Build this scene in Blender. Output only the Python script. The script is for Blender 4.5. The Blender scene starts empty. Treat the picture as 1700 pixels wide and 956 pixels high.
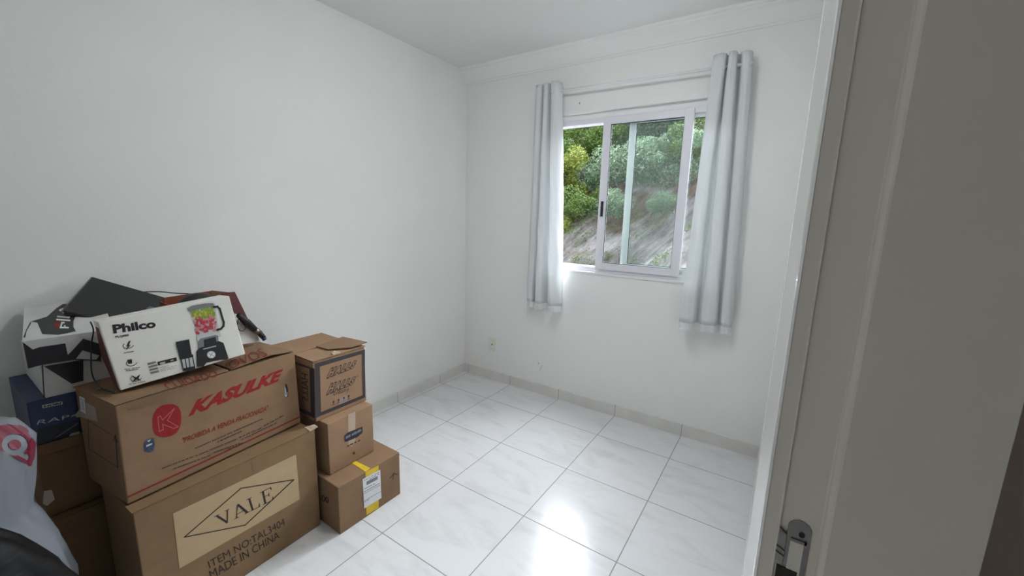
import bpy, bmesh, math, random
from mathutils import Vector, Matrix, noise
random.seed(7)
sc = bpy.context.scene
COL = sc.collection
R = math.radians

# ------------------------------------------------------------------ camera
F = 679.85; W, H = 1700, 956
CAM = Vector((2.27701504, -2.69856178, 1.38708593))
RT = Vector((0.83093386, 0.55575985, 0.02607487))
UP = Vector((-0.11781195, 0.12995422, 0.98449593))
FW = Vector((-0.54375478, 0.82112294, -0.17345851))
cd = bpy.data.cameras.new('camera'); cam = bpy.data.objects.new('camera', cd); COL.objects.link(cam)
cd.sensor_fit = 'HORIZONTAL'; cd.sensor_width = 36; cd.lens = F / W * 36
cd.clip_start = 0.02; cd.clip_end = 200
cam.matrix_world = Matrix(((RT.x, UP.x, -FW.x, CAM.x), (RT.y, UP.y, -FW.y, CAM.y), (RT.z, UP.z, -FW.z, CAM.z), (0, 0, 0, 1)))
sc.camera = cam

# ------------------------------------------------------------------ light
sc.view_settings.view_transform = 'Standard'; sc.view_settings.look = 'None'
sc.view_settings.gamma = 1; sc.view_settings.use_curve_mapping = False
sc.view_settings.exposure = 0.13
SKY, GLOW = 1.45, 46.0            # overcast sky, and the bright cloud the sun stands behind, above the slope
FILL_LAMP = 40.0                      # glow of the fill lamp added to the ceiling
w = bpy.data.worlds.new('sky'); sc.world = w; w.use_nodes = True
nt = w.node_tree; nt.nodes.clear()
bg = nt.nodes.new('ShaderNodeBackground'); out = nt.nodes.new('ShaderNodeOutputWorld')
bg.inputs[0].default_value = (0.88, 0.935, 1.0, 1)
tc = nt.nodes.new('ShaderNodeTexCoord'); dt = nt.nodes.new('ShaderNodeVectorMath'); dt.operation = 'DOT_PRODUCT'
gd = Vector((.02, .72, .68)).normalized(); dt.inputs[1].default_value = gd
nt.links.new(tc.outputs['Generated'], dt.inputs[0])
mr = nt.nodes.new('ShaderNodeMapRange'); mr.interpolation_type = 'SMOOTHSTEP'
mr.inputs['From Min'].default_value = .62; mr.inputs['From Max'].default_value = 1.0; mr.inputs['To Min'].default_value = SKY; mr.inputs['To Max'].default_value = GLOW
nt.links.new(dt.outputs['Value'], mr.inputs[0]); nt.links.new(mr.outputs[0], bg.inputs[1])
nt.links.new(bg.outputs[0], out.inputs[0])
def lamp(name, kind, energy, loc, direction, **kw):
    d = bpy.data.lights.new(name, kind); d.energy = energy
    for k, v in kw.items(): setattr(d, k, v)
    o = bpy.data.objects.new(name, d); COL.objects.link(o); o.location = loc
    o.rotation_euler = Vector(direction).to_track_quat('-Z', 'Y').to_euler(); return o
sun = lamp('sun', 'SUN', 0.6, (0, -5, 12), (-0.35, 0.75, -0.8), angle=R(12), color=(1, .96, .86))
port = lamp('window_portal', 'AREA', 1, (1.41, 0.16, 1.55), (0, -1, 0), shape='RECTANGLE', size=1.24, size_y=1.12)
port.data.cycles.is_portal = True

# ------------------------------------------------------------------ materials
def mat(name, color, rough=.6, spec=.5, metal=0, noise_amt=0, noise_scale=8, bump=0, bump_scale=60, trans=0, coat=0, stretch=None):
    m = bpy.data.materials.new(name); m.use_nodes = True; n = m.node_tree; L = n.links
    b = n.nodes['Principled BSDF']
    b.inputs['Base Color'].default_value = (*color, 1); b.inputs['Roughness'].default_value = rough
    b.inputs['Specular IOR Level'].default_value = spec; b.inputs['Metallic'].default_value = metal
    if coat: b.inputs['Coat Weight'].default_value = coat
    geo = n.nodes.new('ShaderNodeNewGeometry'); vec = geo.outputs['Position']
    if stretch:
        mp = n.nodes.new('ShaderNodeMapping'); mp.inputs['Scale'].default_value = stretch
        L.new(vec, mp.inputs[0]); vec = mp.outputs[0]
    if noise_amt:
        t = n.nodes.new('ShaderNodeTexNoise'); t.inputs['Scale'].default_value = noise_scale; t.inputs['Detail'].default_value = 6
        L.new(vec, t.inputs['Vector'])
        r = n.nodes.new('ShaderNodeMapRange'); r.inputs['From Min'].default_value = .3; r.inputs['From Max'].default_value = .7
        r.inputs['To Min'].default_value = 1 - noise_amt; r.inputs['To Max'].default_value = 1 + noise_amt
        L.new(t.outputs[0], r.inputs[0])
        mx = n.nodes.new('ShaderNodeVectorMath'); mx.operation = 'SCALE'; mx.inputs[0].default_value = color
        L.new(r.outputs[0], mx.inputs['Scale']); L.new(mx.outputs[0], b.inputs['Base Color'])
    if bump:
        t = n.nodes.new('ShaderNodeTexNoise'); t.inputs['Scale'].default_value = bump_scale; t.inputs['Detail'].default_value = 4
        L.new(vec, t.inputs['Vector'])
        bp = n.nodes.new('ShaderNodeBump'); bp.inputs['Strength'].default_value = bump; bp.inputs['Distance'].default_value = .002
        L.new(t.outputs[0], bp.inputs['Height']); L.new(bp.outputs[0], b.inputs['Normal'])
    if trans:
        tr = n.nodes.new('ShaderNodeBsdfTranslucent'); tr.inputs[0].default_value = (*color, 1)
        ms = n.nodes.new('ShaderNodeMixShader'); ms.inputs[0].default_value = trans
        o = n.nodes['Material Output']; L.new(b.outputs[0], ms.inputs[1]); L.new(tr.outputs[0], ms.inputs[2]); L.new(ms.outputs[0], o.inputs[0])
    return m
M = {}
M['wall'] = mat('wall_paint', (.88, .885, .863), .7, .3, noise_amt=.012, noise_scale=3, bump=.25, bump_scale=90)
M['ceil'] = mat('ceiling_paint', (.88, .885, .863), .8, .2, bump=.2, bump_scale=120)
M['gyp'] = mat('moulding_gypsum', (.88, .885, .863), .7, .3)
M['hall'] = mat('hall_paint', (.75, .62, .52), .8, .2)
M['jamb'] = mat('frame_paint_shaded', (.81, .75, .68), .32, .5, noise_amt=.02, noise_scale=5, coat=.3)  # same paint as the casing, its shade put into a darker beige
M['casing'] = mat('frame_paint_lit', (.93, .93, .92), .25, .6, coat=1)  # same paint as the jamb, whitened for the light falling on it
M['alu'] = mat('white_aluminium', (.78, .78, .83), .4, .5)
M['alu_in'] = mat('aluminium_track', (.70, .74, .74), .45, .5)
M['black'] = mat('black_plastic', (.012, .012, .014), .45)
M['gasket'] = mat('black_gasket', (.02, .03, .03), .7)
M['steel'] = mat('brushed_steel', (.30, .30, .30), .35, metal=1, noise_amt=.15, noise_scale=60)
M['hole'] = mat('dark_recess', (.03, .028, .025), .8)
M['curtain'] = mat('white_curtain_cloth', (.84, .86, .87), .9, .1, trans=.22, bump=.15, bump_scale=300)
M['rod'] = mat('white_rod', (.82, .84, .85), .5)
M['bright'] = mat('white_filler', (.94, .94, .95), .6)
M['stone'] = mat('sill_stone', (.85, .85, .86), .4)
M['ivory'] = mat('ivory_plastic', (.82, .81, .66), .45)
M['offw'] = mat('socket_plate', (.80, .81, .79), .45)
CB = dict(noise_amt=.07, noise_scale=14, bump=.25, bump_scale=160)
M['card'] = mat('brown_cardboard', (.255, .158, .092), .85, .2, **CB)
M['card_l'] = mat('tan_cardboard', (.315, .195, .118), .85, .2, **CB)
M['card_v'] = mat('ochre_cardboard', (.225, .142, .076), .85, .2, **CB)
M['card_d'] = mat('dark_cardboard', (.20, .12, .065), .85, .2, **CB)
M['card_r'] = mat('red_brown_card', (.26, .07, .035), .7, .3, **CB)
M['card_rt'] = mat('maroon_card', (.13, .045, .045), .7, .3, **CB)
M['torn'] = mat('torn_cardboard_edge', (.50, .40, .30), .9, .1, noise_amt=.2, noise_scale=60)
M['red'] = mat('red_ink', (.27, .020, .020), .7, .2, noise_amt=.12, noise_scale=80)
M['red2'] = mat('red_brown_ink', (.22, .038, .025), .8, .2)
M['ink'] = mat('dark_ink', (.045, .032, .03), .8, .2)
M['ink_b'] = mat('blue_black_ink', (.045, .038, .055), .8, .2)
M['ink_h'] = mat('brown_black_ink', (.07, .045, .042), .8, .2)
M['band'] = mat('charcoal_ink', (.055, .045, .048), .7, .3)
M['label_v'] = mat('pale_tan_label', (.44, .32, .185), .6, .3, noise_amt=.03, noise_scale=30)
M['white'] = mat('white_print', (.80, .79, .74), .5, .3, noise_amt=.03, noise_scale=12)
M['whitebox'] = mat('white_coated_board', (.62, .62, .60), .5, .4, noise_amt=.06, noise_scale=14)
M['fblack'] = mat('black_print', (.022, .022, .026), .5, .4)
M['navy'] = mat('navy_board', (.020, .034, .10), .4, .4, noise_amt=.3, noise_scale=10)
M['navyd'] = mat('black_board', (.014, .016, .025), .45, .4)
M['grey'] = mat('grey_print', (.20, .20, .21), .5)
M['greyl'] = mat('light_grey_print', (.50, .51, .52), .5)
M['yellow'] = mat('yellow_tape', (.72, .50, .03), .35, .4, noise_amt=.08, noise_scale=30)
M['tape'] = mat('clear_tape', (.50, .40, .33), .22, .5)
M['paper'] = mat('white_paper_label', (.74, .75, .78), .5)
M['slab'] = mat('black_textured_plastic', (.020, .020, .021), .5, .4, bump=.4, bump_scale=200)
M['slabr'] = mat('grey_plastic_rim', (.16, .17, .16), .4)
M['cable'] = mat('black_cable', (.012, .012, .013), .5)
M['lime'] = mat('green_print', (.25, .38, .04), .6); M['lemon'] = mat('yellow_print', (.75, .52, .05), .6)
M['berry'] = mat('berry_print', (.50, .05, .08), .6); M['glassp'] = mat('pale_grey_print', (.55, .56, .56), .6)
M['pink'] = mat('pink_print', (.62, .25, .25), .6)
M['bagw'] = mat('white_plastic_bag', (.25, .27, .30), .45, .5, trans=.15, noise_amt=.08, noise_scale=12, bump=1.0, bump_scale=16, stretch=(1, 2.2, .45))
M['bagr'] = mat('red_bag_print', (.20, .012, .04), .45, .5)
M['bagk'] = mat('black_bin_bag', (.007, .007, .008), .5, .2, bump=.9, bump_scale=45, stretch=(.3, .3, 1.6))
M['blue'] = mat('dark_blue_sticker', (.02, .04, .09), .4, .5, noise_amt=.5, noise_scale=150)

def floor_material():
    m = bpy.data.materials.new('glossy_marble_tile'); m.use_nodes = True; n = m.node_tree; L = n.links; N = n.nodes.new
    b = n.nodes['Principled BSDF']
    geo = N('ShaderNodeNewGeometry'); sep = N('ShaderNodeSeparateXYZ'); L.new(geo.outputs['Position'], sep.inputs[0])
    def math_(op, a, c=None):
        x = N('ShaderNodeMath'); x.operation = op
        for i, q in enumerate((a, c)):
            if q is None: continue
            if isinstance(q, (int, float)): x.inputs[i].default_value = q
            else: L.new(q, x.inputs[i])
        return x.outputs[0]
    T = .45
    def cell(s, off):
        t = math_('DIVIDE', math_('SUBTRACT', s, off), T)
        f = math_('FRACT', t); e = math_('MINIMUM', f, math_('SUBTRACT', 1.0, f))
        return math_('MULTIPLY', e, T), math_('FLOOR', t)
    ex, ix = cell(sep.outputs[0], .0521); ey, iy = cell(sep.outputs[1], -.3271)
    d = math_('MINIMUM', ex, ey)
    gr = N('ShaderNodeMapRange'); gr.inputs['From Min'].default_value = .0016; gr.inputs['From Max'].default_value = .0030
    L.new(d, gr.inputs[0])                                     # 0 in the joint, 1 on the tile
    # each tile shifts the marble figure
    comb = N('ShaderNodeCombineXYZ'); L.new(math_('MULTIPLY', ix, 3.7), comb.inputs[0]); L.new(math_('MULTIPLY', iy, 5.3), comb.inputs[1])
    add = N('ShaderNodeVectorMath'); add.operation = 'ADD'; L.new(geo.outputs['Position'], add.inputs[0]); L.new(comb.outputs[0], add.inputs[1])
    mp = N('ShaderNodeMapping'); mp.inputs['Rotation'].default_value = (0, 0, .5); mp.inputs['Scale'].default_value = (1.5, 4.5, 1); L.new(add.outputs[0], mp.inputs[0])
    t1 = N('ShaderNodeTexNoise'); t1.inputs['Scale'].default_value = 2.2; t1.inputs['Detail'].default_value = 9; t1.inputs['Roughness'].default_value = .62; t1.inputs['Distortion'].default_value = .8
    L.new(mp.outputs[0], t1.inputs[0])
    cr = N('ShaderNodeValToRGB'); L.new(t1.outputs[0], cr.inputs[0])
    cr.color_ramp.elements[0].position = .30; cr.color_ramp.elements[0].color = (.66, .665, .67, 1)
    cr.color_ramp.elements[1].position = .52; cr.color_ramp.elements[1].color = (.76, .765, .775, 1)
    v = cr.color_ramp.elements.new(.47); v.color = (.74, .745, .75, 1)
    mx = N('ShaderNodeMix'); mx.data_type = 'RGBA'; mx.inputs[6].default_value = (.29, .285, .27, 1)
    L.new(gr.outputs[0], mx.inputs[0]); L.new(cr.outputs[0], mx.inputs[7]); L.new(mx.outputs[2], b.inputs['Base Color'])
    t2 = N('ShaderNodeTexNoise'); t2.inputs['Scale'].default_value = 6; L.new(geo.outputs['Position'], t2.inputs[0])
    rr = N('ShaderNodeMapRange'); rr.inputs['To Min'].default_value = .15; rr.inputs['To Max'].default_value = .28; L.new(t2.outputs[0], rr.inputs[0])
    rm = N('ShaderNodeMix'); rm.inputs[2].default_value = .8; L.new(gr.outputs[0], rm.inputs[0]); L.new(rr.outputs[0], rm.inputs[3]); L.new(rm.outputs[0], b.inputs['Roughness'])
    bp = N('ShaderNodeBump'); bp.inputs['Strength'].default_value = .25; bp.inputs['Distance'].default_value = .001
    L.new(gr.outputs[0], bp.inputs['Height'])
    t3 = N('ShaderNodeTexNoise'); t3.inputs['Scale'].default_value = 4; t3.inputs['Detail'].default_value = 2; L.new(geo.outputs['Position'], t3.inputs[0])
    b2 = N('ShaderNodeBump'); b2.inputs['Strength'].default_value = .12; b2.inputs['Distance'].default_value = .01; L.new(t3.outputs[0], b2.inputs['Height']); L.new(bp.outputs[0], b2.inputs['Normal'])
    L.new(b2.outputs[0], b.inputs['Normal'])
    return m
M['floor'] = floor_material()
def skirt_material(axis, off):
    m = mat('skirting_tile_' + axis, (.74, .735, .70), .3, .5, noise_amt=.05, noise_scale=9); n = m.node_tree; L = n.links; N = n.nodes.new
    b = n.nodes['Principled BSDF']; src = b.inputs['Base Color'].links[0].from_socket
    geo = N('ShaderNodeNewGeometry'); sep = N('ShaderNodeSeparateXYZ'); L.new(geo.outputs['Position'], sep.inputs[0])
    a = N('ShaderNodeMath'); a.operation = 'SUBTRACT'; L.new(sep.outputs['XYZ'.index(axis)], a.inputs[0]); a.inputs[1].default_value = off
    a2 = N('ShaderNodeMath'); a2.operation = 'PINGPONG'; L.new(a.outputs[0], a2.inputs[0]); a2.inputs[1].default_value = .225
    a3 = N('ShaderNodeMath'); a3.operation = 'LESS_THAN'; L.new(a2.outputs[0], a3.inputs[0]); a3.inputs[1].default_value = .0016
    mx = N('ShaderNodeMix'); mx.data_type = 'RGBA'; L.new(a3.outputs[0], mx.inputs[0]); L.new(src, mx.inputs[6]); mx.inputs[7].default_value = (.30, .29, .27, 1)
    L.new(mx.outputs[2], b.inputs['Base Color']); return m
M['skx'] = skirt_material('X', .0521); M['sky'] = skirt_material('Y', -.3271)
def glass_material(name, haze):
    m = bpy.data.materials.new(name); m.use_nodes = True; n = m.node_tree; n.nodes.clear(); L = n.links; N = n.nodes.new
    t = N('ShaderNodeBsdfTransparent'); t.inputs[0].default_value = (.96, .975, .97, 1)
    g = N('ShaderNodeBsdfGlossy'); g.inputs['Roughness'].default_value = .02; g.inputs[0].default_value = (.9, .95, .95, 1)
    f = N('ShaderNodeFresnel'); f.inputs[0].default_value = 1.5
    s = N('ShaderNodeMixShader'); L.new(f.outputs[0], s.inputs[0]); L.new(t.outputs[0], s.inputs[1]); L.new(g.outputs[0], s.inputs[2])
    d = N('ShaderNodeBsdfTranslucent'); d.inputs[0].default_value = (.75, .85, .85, 1)
    s2 = N('ShaderNodeMixShader'); s2.inputs[0].default_value = haze; L.new(s.outputs[0], s2.inputs[1]); L.new(d.outputs[0], s2.inputs[2])
    o = N('ShaderNodeOutputMaterial'); L.new(s2.outputs[0], o.inputs[0]); return m
M['glass'] = glass_material('milky_window_glass', .004)  # even milky veil mixed into the clear pane
def sheer_material():
    m = bpy.data.materials.new('sheer_voile'); m.use_nodes = True; n = m.node_tree; n.nodes.clear(); L = n.links; N = n.nodes.new
    t = N('ShaderNodeBsdfTransparent'); d = N('ShaderNodeBsdfDiffuse'); d.inputs[0].default_value = (.82, .85, .86, 1)
    s = N('ShaderNodeMixShader'); s.inputs[0].default_value = .55; L.new(t.outputs[0], s.inputs[1]); L.new(d.outputs[0], s.inputs[2])
    o = N('ShaderNodeOutputMaterial'); L.new(s.outputs[0], o.inputs[0]); return m
M['sheer'] = sheer_material()
def leaf_material(name, c1, c2):
    m = bpy.data.materials.new(name); m.use_nodes = True; n = m.node_tree; L = n.links; N = n.nodes.new
    b = n.nodes['Principled BSDF']; b.inputs['Roughness'].default_value = .5
    geo = N('ShaderNodeNewGeometry'); ra = N('ShaderNodeValToRGB'); L.new(geo.outputs['Random Per Island'], ra.inputs[0])
    ra.color_ramp.elements[0].color = (*c1, 1); ra.color_ramp.elements[1].color = (*c2, 1)
    L.new(ra.outputs[0], b.inputs['Base Color'])
    tr = N('ShaderNodeBsdfTranslucent'); L.new(ra.outputs[0], tr.inputs[0])
    ms = N('ShaderNodeMixShader'); ms.inputs[0].default_value = .35
    L.new(b.outputs[0], ms.inputs[1]); L.new(tr.outputs[0], ms.inputs[2]); L.new(ms.outputs[0], n.nodes['Material Output'].inputs[0]); return m
M['leaf_y'] = leaf_material('yellow_green_leaves', (.13, .17, .025), (.42, .48, .10))
M['leaf_g'] = leaf_material('green_leaves', (.05, .10, .02), (.24, .36, .09))
M['leaf_s'] = leaf_material('grey_green_leaves', (.10, .17, .09), (.36, .50, .32))
M['bark'] = mat('grey_bark', (.16, .13, .10), .9, .1, noise_amt=.3, noise_scale=8)
def rock_material():
    m = bpy.data.materials.new('weathered_rock_cut'); m.use_nodes = True; n = m.node_tree; L = n.links; N = n.nodes.new
    b = n.nodes['Principled BSDF']; b.inputs['Roughness'].default_value = .9; b.inputs['Specular IOR Level'].default_value = .15
    geo = N('ShaderNodeNewGeometry')
    mp0 = N('ShaderNodeMapping'); mp0.inputs['Rotation'].default_value = (0, R(52), 0); L.new(geo.outputs['Position'], mp0.inputs[0])
    mp = N('ShaderNodeMapping'); mp.inputs['Scale'].default_value = (.7, 1.0, 3.6); L.new(mp0.outputs[0], mp.inputs[0])
    t = N('ShaderNodeTexNoise'); t.inputs['Scale'].default_value = 2.0; t.inputs['Detail'].default_value = 10; t.inputs['Roughness'].default_value = .7; L.new(mp.outputs[0], t.inputs[0])
    r = N('ShaderNodeValToRGB'); L.new(t.outputs[0], r.inputs[0])
    r.color_ramp.elements[0].position = .33; r.color_ramp.elements[0].color = (.10, .09, .085, 1)
    r.color_ramp.elements[1].position = .66; r.color_ramp.elements[1].color = (.42, .405, .41, 1)
    e = r.color_ramp.elements.new(.48); e.color = (.24, .225, .225, 1)
    t2 = N('ShaderNodeTexNoise'); t2.inputs['Scale'].default_value = 1.1; t2.inputs['Detail'].default_value = 8; L.new(geo.outputs['Position'], t2.inputs[0])
    sep = N('ShaderNodeSeparateXYZ'); L.new(geo.outputs['Position'], sep.inputs[0])
    a = N('ShaderNodeMath'); a.operation = 'MULTIPLY_ADD'; L.new(sep.outputs[2], a.inputs[0]); a.inputs[1].default_value = .09; a.inputs[2].default_value = -.16
    a2 = N('ShaderNodeMath'); a2.operation = 'ADD'; L.new(a.outputs[0], a2.inputs[0]); L.new(t2.outputs[0], a2.inputs[1])
    r2 = N('ShaderNodeValToRGB'); L.new(a2.outputs[0], r2.inputs[0]); r2.color_ramp.elements[0].position = .44; r2.color_ramp.elements[1].position = .56
    mx = N('ShaderNodeMix'); mx.data_type = 'RGBA'; L.new(r2.outputs[0], mx.inputs[0]); L.new(r.outputs[0], mx.inputs[6])
    r3 = N('ShaderNodeValToRGB'); L.new(t.outputs[0], r3.inputs[0]); r3.color_ramp.elements[0].position = .35; r3.color_ramp.elements[0].color = (.05, .035, .025, 1)
    r3.color_ramp.elements[1].position = .65; r3.color_ramp.elements[1].color = (.27, .20, .15, 1)
    L.new(r3.outputs[0], mx.inputs[7]); L.new(mx.outputs[2], b.inputs['Base Color'])
    bp = N('ShaderNodeBump'); bp.inputs['Strength'].default_value = 1; bp.inputs['Distance'].default_value = .2; L.new(t.outputs[0], bp.inputs['Height']); L.new(bp.outputs[0], b.inputs['Normal'])
    return m
M['rock'] = rock_material()

# ------------------------------------------------------------------ helpers
def link(name, bm, m, parent=None, smooth=False, bevel=0, solid=0):
    me = bpy.data.meshes.new(name); bm.normal_update(); bm.to_mesh(me); bm.free()
    for q in (m if isinstance(m, (list, tuple)) else [m]): me.materials.append(q)
    if smooth:
        for p in me.polygons: p.use_smooth = True
    o = bpy.data.objects.new(name, me); COL.objects.link(o)
    if parent: o.parent = parent
    if solid:
        s = o.modifiers.new('thickness', 'SOLIDIFY'); s.thickness = solid; s.offset = 0
    if bevel:
        b = o.modifiers.new('bevel', 'BEVEL'); b.width = bevel; b.segments = 2; b.limit_method = 'ANGLE'
    return o
def tag(o, label=None, cat=None, group=None, kind=None):
    for k, v in (('label', label), ('category', cat), ('group', group), ('kind', kind)):
        if v: o[k] = v
    return o
def thing(name, loc, label, cat, group=None):
    o = bpy.data.objects.new(name, None); COL.objects.link(o); o.location = loc; o.empty_display_size = .05
    bpy.context.view_layer.update()
    return tag(o, label, cat, group)
def put(o, parent):
    'parent a mesh built in world coordinates'
    o.parent = parent; o.matrix_parent_inverse = Matrix.Translation(parent.location).inverted(); return o
def struct(name, bm, m, **kw): return tag(link(name, bm, m, **kw), kind='structure')
def hexa(bm, P, mi=0):
    'P: 4 bottom then 4 top corners, counter-clockwise from above'
    v = [bm.verts.new(p) for p in P]
    for f in ((3, 2, 1, 0), (4, 5, 6, 7), (0, 1, 5, 4), (1, 2, 6, 5), (2, 3, 7, 6), (3, 0, 4, 7)):
        bm.faces.new([v[i] for i in f]).material_index = mi
def box(bm, a, b, mi=0):
    x0, y0, z0 = (min(a[i], b[i]) for i in range(3)); x1, y1, z1 = (max(a[i], b[i]) for i in range(3))
    hexa(bm, [(x0, y0, z0), (x1, y0, z0), (x1, y1, z0), (x0, y1, z0), (x0, y0, z1), (x1, y0, z1), (x1, y1, z1), (x0, y1, z1)], mi)
def BM(*boxes):
    bm = bmesh.new()
    for a, b in boxes: box(bm, a, b)
    return bm
def prism(bm, pts, axis, a, b, mi=0):
    'extrude the closed 2-D outline along an axis'
    def P(p, t): return {0: (t, p[0], p[1]), 1: (p[0], t, p[1]), 2: (p[0], p[1], t)}[axis]
    A = [bm.verts.new(P(p, a)) for p in pts]; B = [bm.verts.new(P(p, b)) for p in pts]; n = len(pts)
    bm.faces.new(A).material_index = mi; bm.faces.new(B[::-1]).material_index = mi
    for i in range(n): bm.faces.new((A[i], B[i], B[(i + 1) % n], A[(i + 1) % n])).material_index = mi
    bmesh.ops.recalc_face_normals(bm, faces=bm.faces)
def tube(bm, pts, r, seg=10, mi=0, caps=True):
    pts = [Vector(p) for p in pts]; rings = []
    up = Vector((0, 0, 1))
    for i, p in enumerate(pts):
        t = (pts[min(i + 1, len(pts) - 1)] - pts[max(i - 1, 0)]).normalized()
        a = t.cross(up)
        if a.length < .05: a = t.cross(Vector((1, 0, 0)))
        a.normalize(); b = t.cross(a).normalized(); up = b if b.dot(up) > 0 else -b
        rr = r[i] if isinstance(r, (list, tuple)) else r
        rings.append([bm.verts.new(p + rr * (math.cos(q) * a + math.sin(q) * up)) for q in [2 * math.pi * k / seg for k in range(seg)]])
    for A, B in zip(rings, rings[1:]):
        for k in range(seg): bm.faces.new((A[k], A[(k + 1) % seg], B[(k + 1) % seg], B[k])).material_index = mi
    if caps: bm.faces.new(rings[0][::-1]); bm.faces.new(rings[-1])
    bmesh.ops.recalc_face_normals(bm, faces=bm.faces)
def smooth_pts(P, n=6):
    P = [Vector(p) for p in P]; Q = [P[0]] + P + [P[-1]]; out = []
    for i in range(1, len(Q) - 2):
        for k in range(n):
            t = k / n; a, b, c, d = Q[i - 1], Q[i], Q[i + 1], Q[i + 2]
            out.append(.5 * ((2 * b) + (c - a) * t + (2 * a - 5 * b + 4 * c - d) * t * t + (3 * b - a - 3 * c + d) * t ** 3))
    return out + [P[-1]]
def ray(u, v): return (u - W / 2) / F * RT - (v - H / 2) / F * UP + FW
def at(u, v, axis, val):
    d = ray(u, v); return CAM + d * ((val - CAM[axis]) / d[axis])
class Face:
    'a flat side of a thing: finds where a measured point lies on it'
    def __init__(s, o, a, b):
        s.o = Vector(o); s.n = (Vector(a) - s.o).cross(Vector(b) - s.o).normalized()
        if s.n.dot(CAM - s.o) < 0: s.n = -s.n
    def hit(s, u, v, off=.0004):
        d = ray(u, v); o = s.o + s.n * off * .45; return CAM + d * ((o - CAM).dot(s.n) / d.dot(s.n))
def marks(name, face, polys, mats, parent, off=.0005, label=None):
    'printed shapes lying on a face; polys = [(points, material index)], later ones on top'
    bm = bmesh.new()
    for k, (pts, mi) in enumerate(polys):
        v = [bm.verts.new(face.hit(*p, off + k * .00003)) for p in pts]
        f = bm.faces.new(v); f.material_index = mi; f.normal_update()
        if f.normal.dot(face.n) < 0: f.normal_flip()
    bmesh.ops.triangulate(bm, faces=bm.faces)
    o = link(name, bm, mats); put(o, parent)
    if label: o['label'] = label
    return o
def circle(c, rx, ry, n=20, a0=0, a1=360, tilt=0):
    out = []
    for k in range(n):
        a = R(a0 + (a1 - a0) * k / n); x, y = rx * math.cos(a), ry * math.sin(a); t = R(tilt)
        out.append((c[0] + x * math.cos(t) - y * math.sin(t), c[1] + x * math.sin(t) + y * math.cos(t)))
    return out
def text(name, s, face, quad, m, parent, bold=0, ref=None, shear=0, off=.0006, label=None, spacing=1.0):
    'lettering fitted to four measured corners: bottom left, bottom right, top right, top left'
    cu = bpy.data.curves.new(name, 'FONT'); cu.body = s; cu.size = 1; cu.offset = bold; cu.shear = shear; cu.space_character = spacing
    cu.resolution_u = 3
    t = bpy.data.objects.new(name, cu); COL.objects.link(t); bpy.context.view_layer.update()
    me = bpy.data.meshes.new_from_object(t.evaluated_get(bpy.context.evaluated_depsgraph_get()))
    bpy.data.objects.remove(t); bpy.data.curves.remove(cu)
    xs = [v.co.x for v in me.vertices]; ys = [v.co.y for v in me.vertices]
    x0, x1, y0, y1 = min(xs), max(xs), min(ys), max(ys)
    if ref is not None: g_ = ref - bold; x0 -= g_; x1 += g_; y0 -= g_; y1 += g_
    Q = [face.hit(*q, off) for q in quad]
    for v in me.vertices:
        a = (v.co.x - x0) / (x1 - x0); b = (v.co.y - y0) / (y1 - y0)
        v.co = (Q[0] * (1 - a) + Q[1] * a) * (1 - b) + (Q[3] * (1 - a) + Q[2] * a) * b
    me.materials.clear(); me.materials.append(m)
    o = bpy.data.objects.new(name, me); COL.objects.link(o); put(o, parent)
    if label: o['label'] = label
    return o
def scribble(lines, rnd, thick=1.3):
    'rows of illegible small print as short strokes along a measured baseline'
    out = []
    for (u0, v0, u1, v1) in lines:
        n = max(3, int(math.hypot(u1 - u0, v1 - v0) / 3.2)); t = 0
        while t < 1:
            s = rnd.uniform(.6, 1.6) / n; e = min(1, t + s)
            a = (u0 + (u1 - u0) * t, v0 + (v1 - v0) * t); b = (u0 + (u1 - u0) * e, v0 + (v1 - v0) * e)
            out.append([a, b, (b[0], b[1] - thick), (a[0], a[1] - thick * rnd.uniform(.6, 1))]); t = e + rnd.choice((.15, .2, .2, .7)) / n
    return out

# ================================================================== SETTING
HC = 2.51; XR = 2.290; YB = -3.30; YJ = -2.2986
WX0, WX1, WZ0, WZ1 = .80, 2.02, 1.008, 2.085
struct('floor', BM(((-.15, YB - .1, -.1), (XR + .0, .15, 0))), M['floor'])
struct('ceiling', BM(((-.15, YB - .1, HC), (4.2, .15, HC + .12))), M['ceil'])
struct('wall_left', BM(((-.15, YB - .1, 0), (0, .15, HC))), M['wall'])
struct('wall_window', BM(((0, 0, 0), (WX0, .15, HC)), ((WX1, 0, 0), (XR + .12, .15, HC)), ((WX0, 0, 0), (WX1, .15, WZ0)), ((WX0, 0, WZ1), (WX1, .15, HC))), M['wall'])
struct('wall_right', BM(((XR, -2.24, 0), (XR + .115, 0, HC)), ((XR, -3.16, 2.14), (XR + .115, -2.24, HC)), ((XR, YB, 0), (XR + .115, -3.16, HC))), M['wall'])
struct('wall_back', BM(((0, YB - .1, 0), (4.2, YB, HC))), M['wall'])
struct('floor_hall', BM(((XR, YB - .1, -.1), (4.2, -1.6, 0))), M['floor'])
struct('wall_hall', BM(((XR + .115, -1.6, 0), (4.2, -1.5, HC)), ((4.1, YB, 0), (4.2, -1.6, HC))), M['hall'])
# skirting
struct('baseboard_left', BM(((0, YB, 0), (.010, 0, .076))), M['sky'], bevel=.001)
struct('baseboard_window', BM(((.010, -.010, 0), (XR, 0, .080))), M['skx'], bevel=.001)
struct('baseboard_right', BM(((XR - .006, -2.235, 0), (XR, -.010, .080))), M['sky'], bevel=.001)
# crown moulding along the window wall
bm = bmesh.new()
prof = [(0, 2.51), (0, 2.400), (-.006, 2.400), (-.010, 2.412), (-.014, 2.413), (-.020, 2.428), (-.034, 2.452), (-.052, 2.474), (-.070, 2.486), (-.071, 2.491), (-.084, 2.497), (-.090, 2.503), (-.090, 2.51)]
prism(bm, prof, 0, 0.0, XR)
struct('trim_1', bm, M['gyp'])

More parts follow.
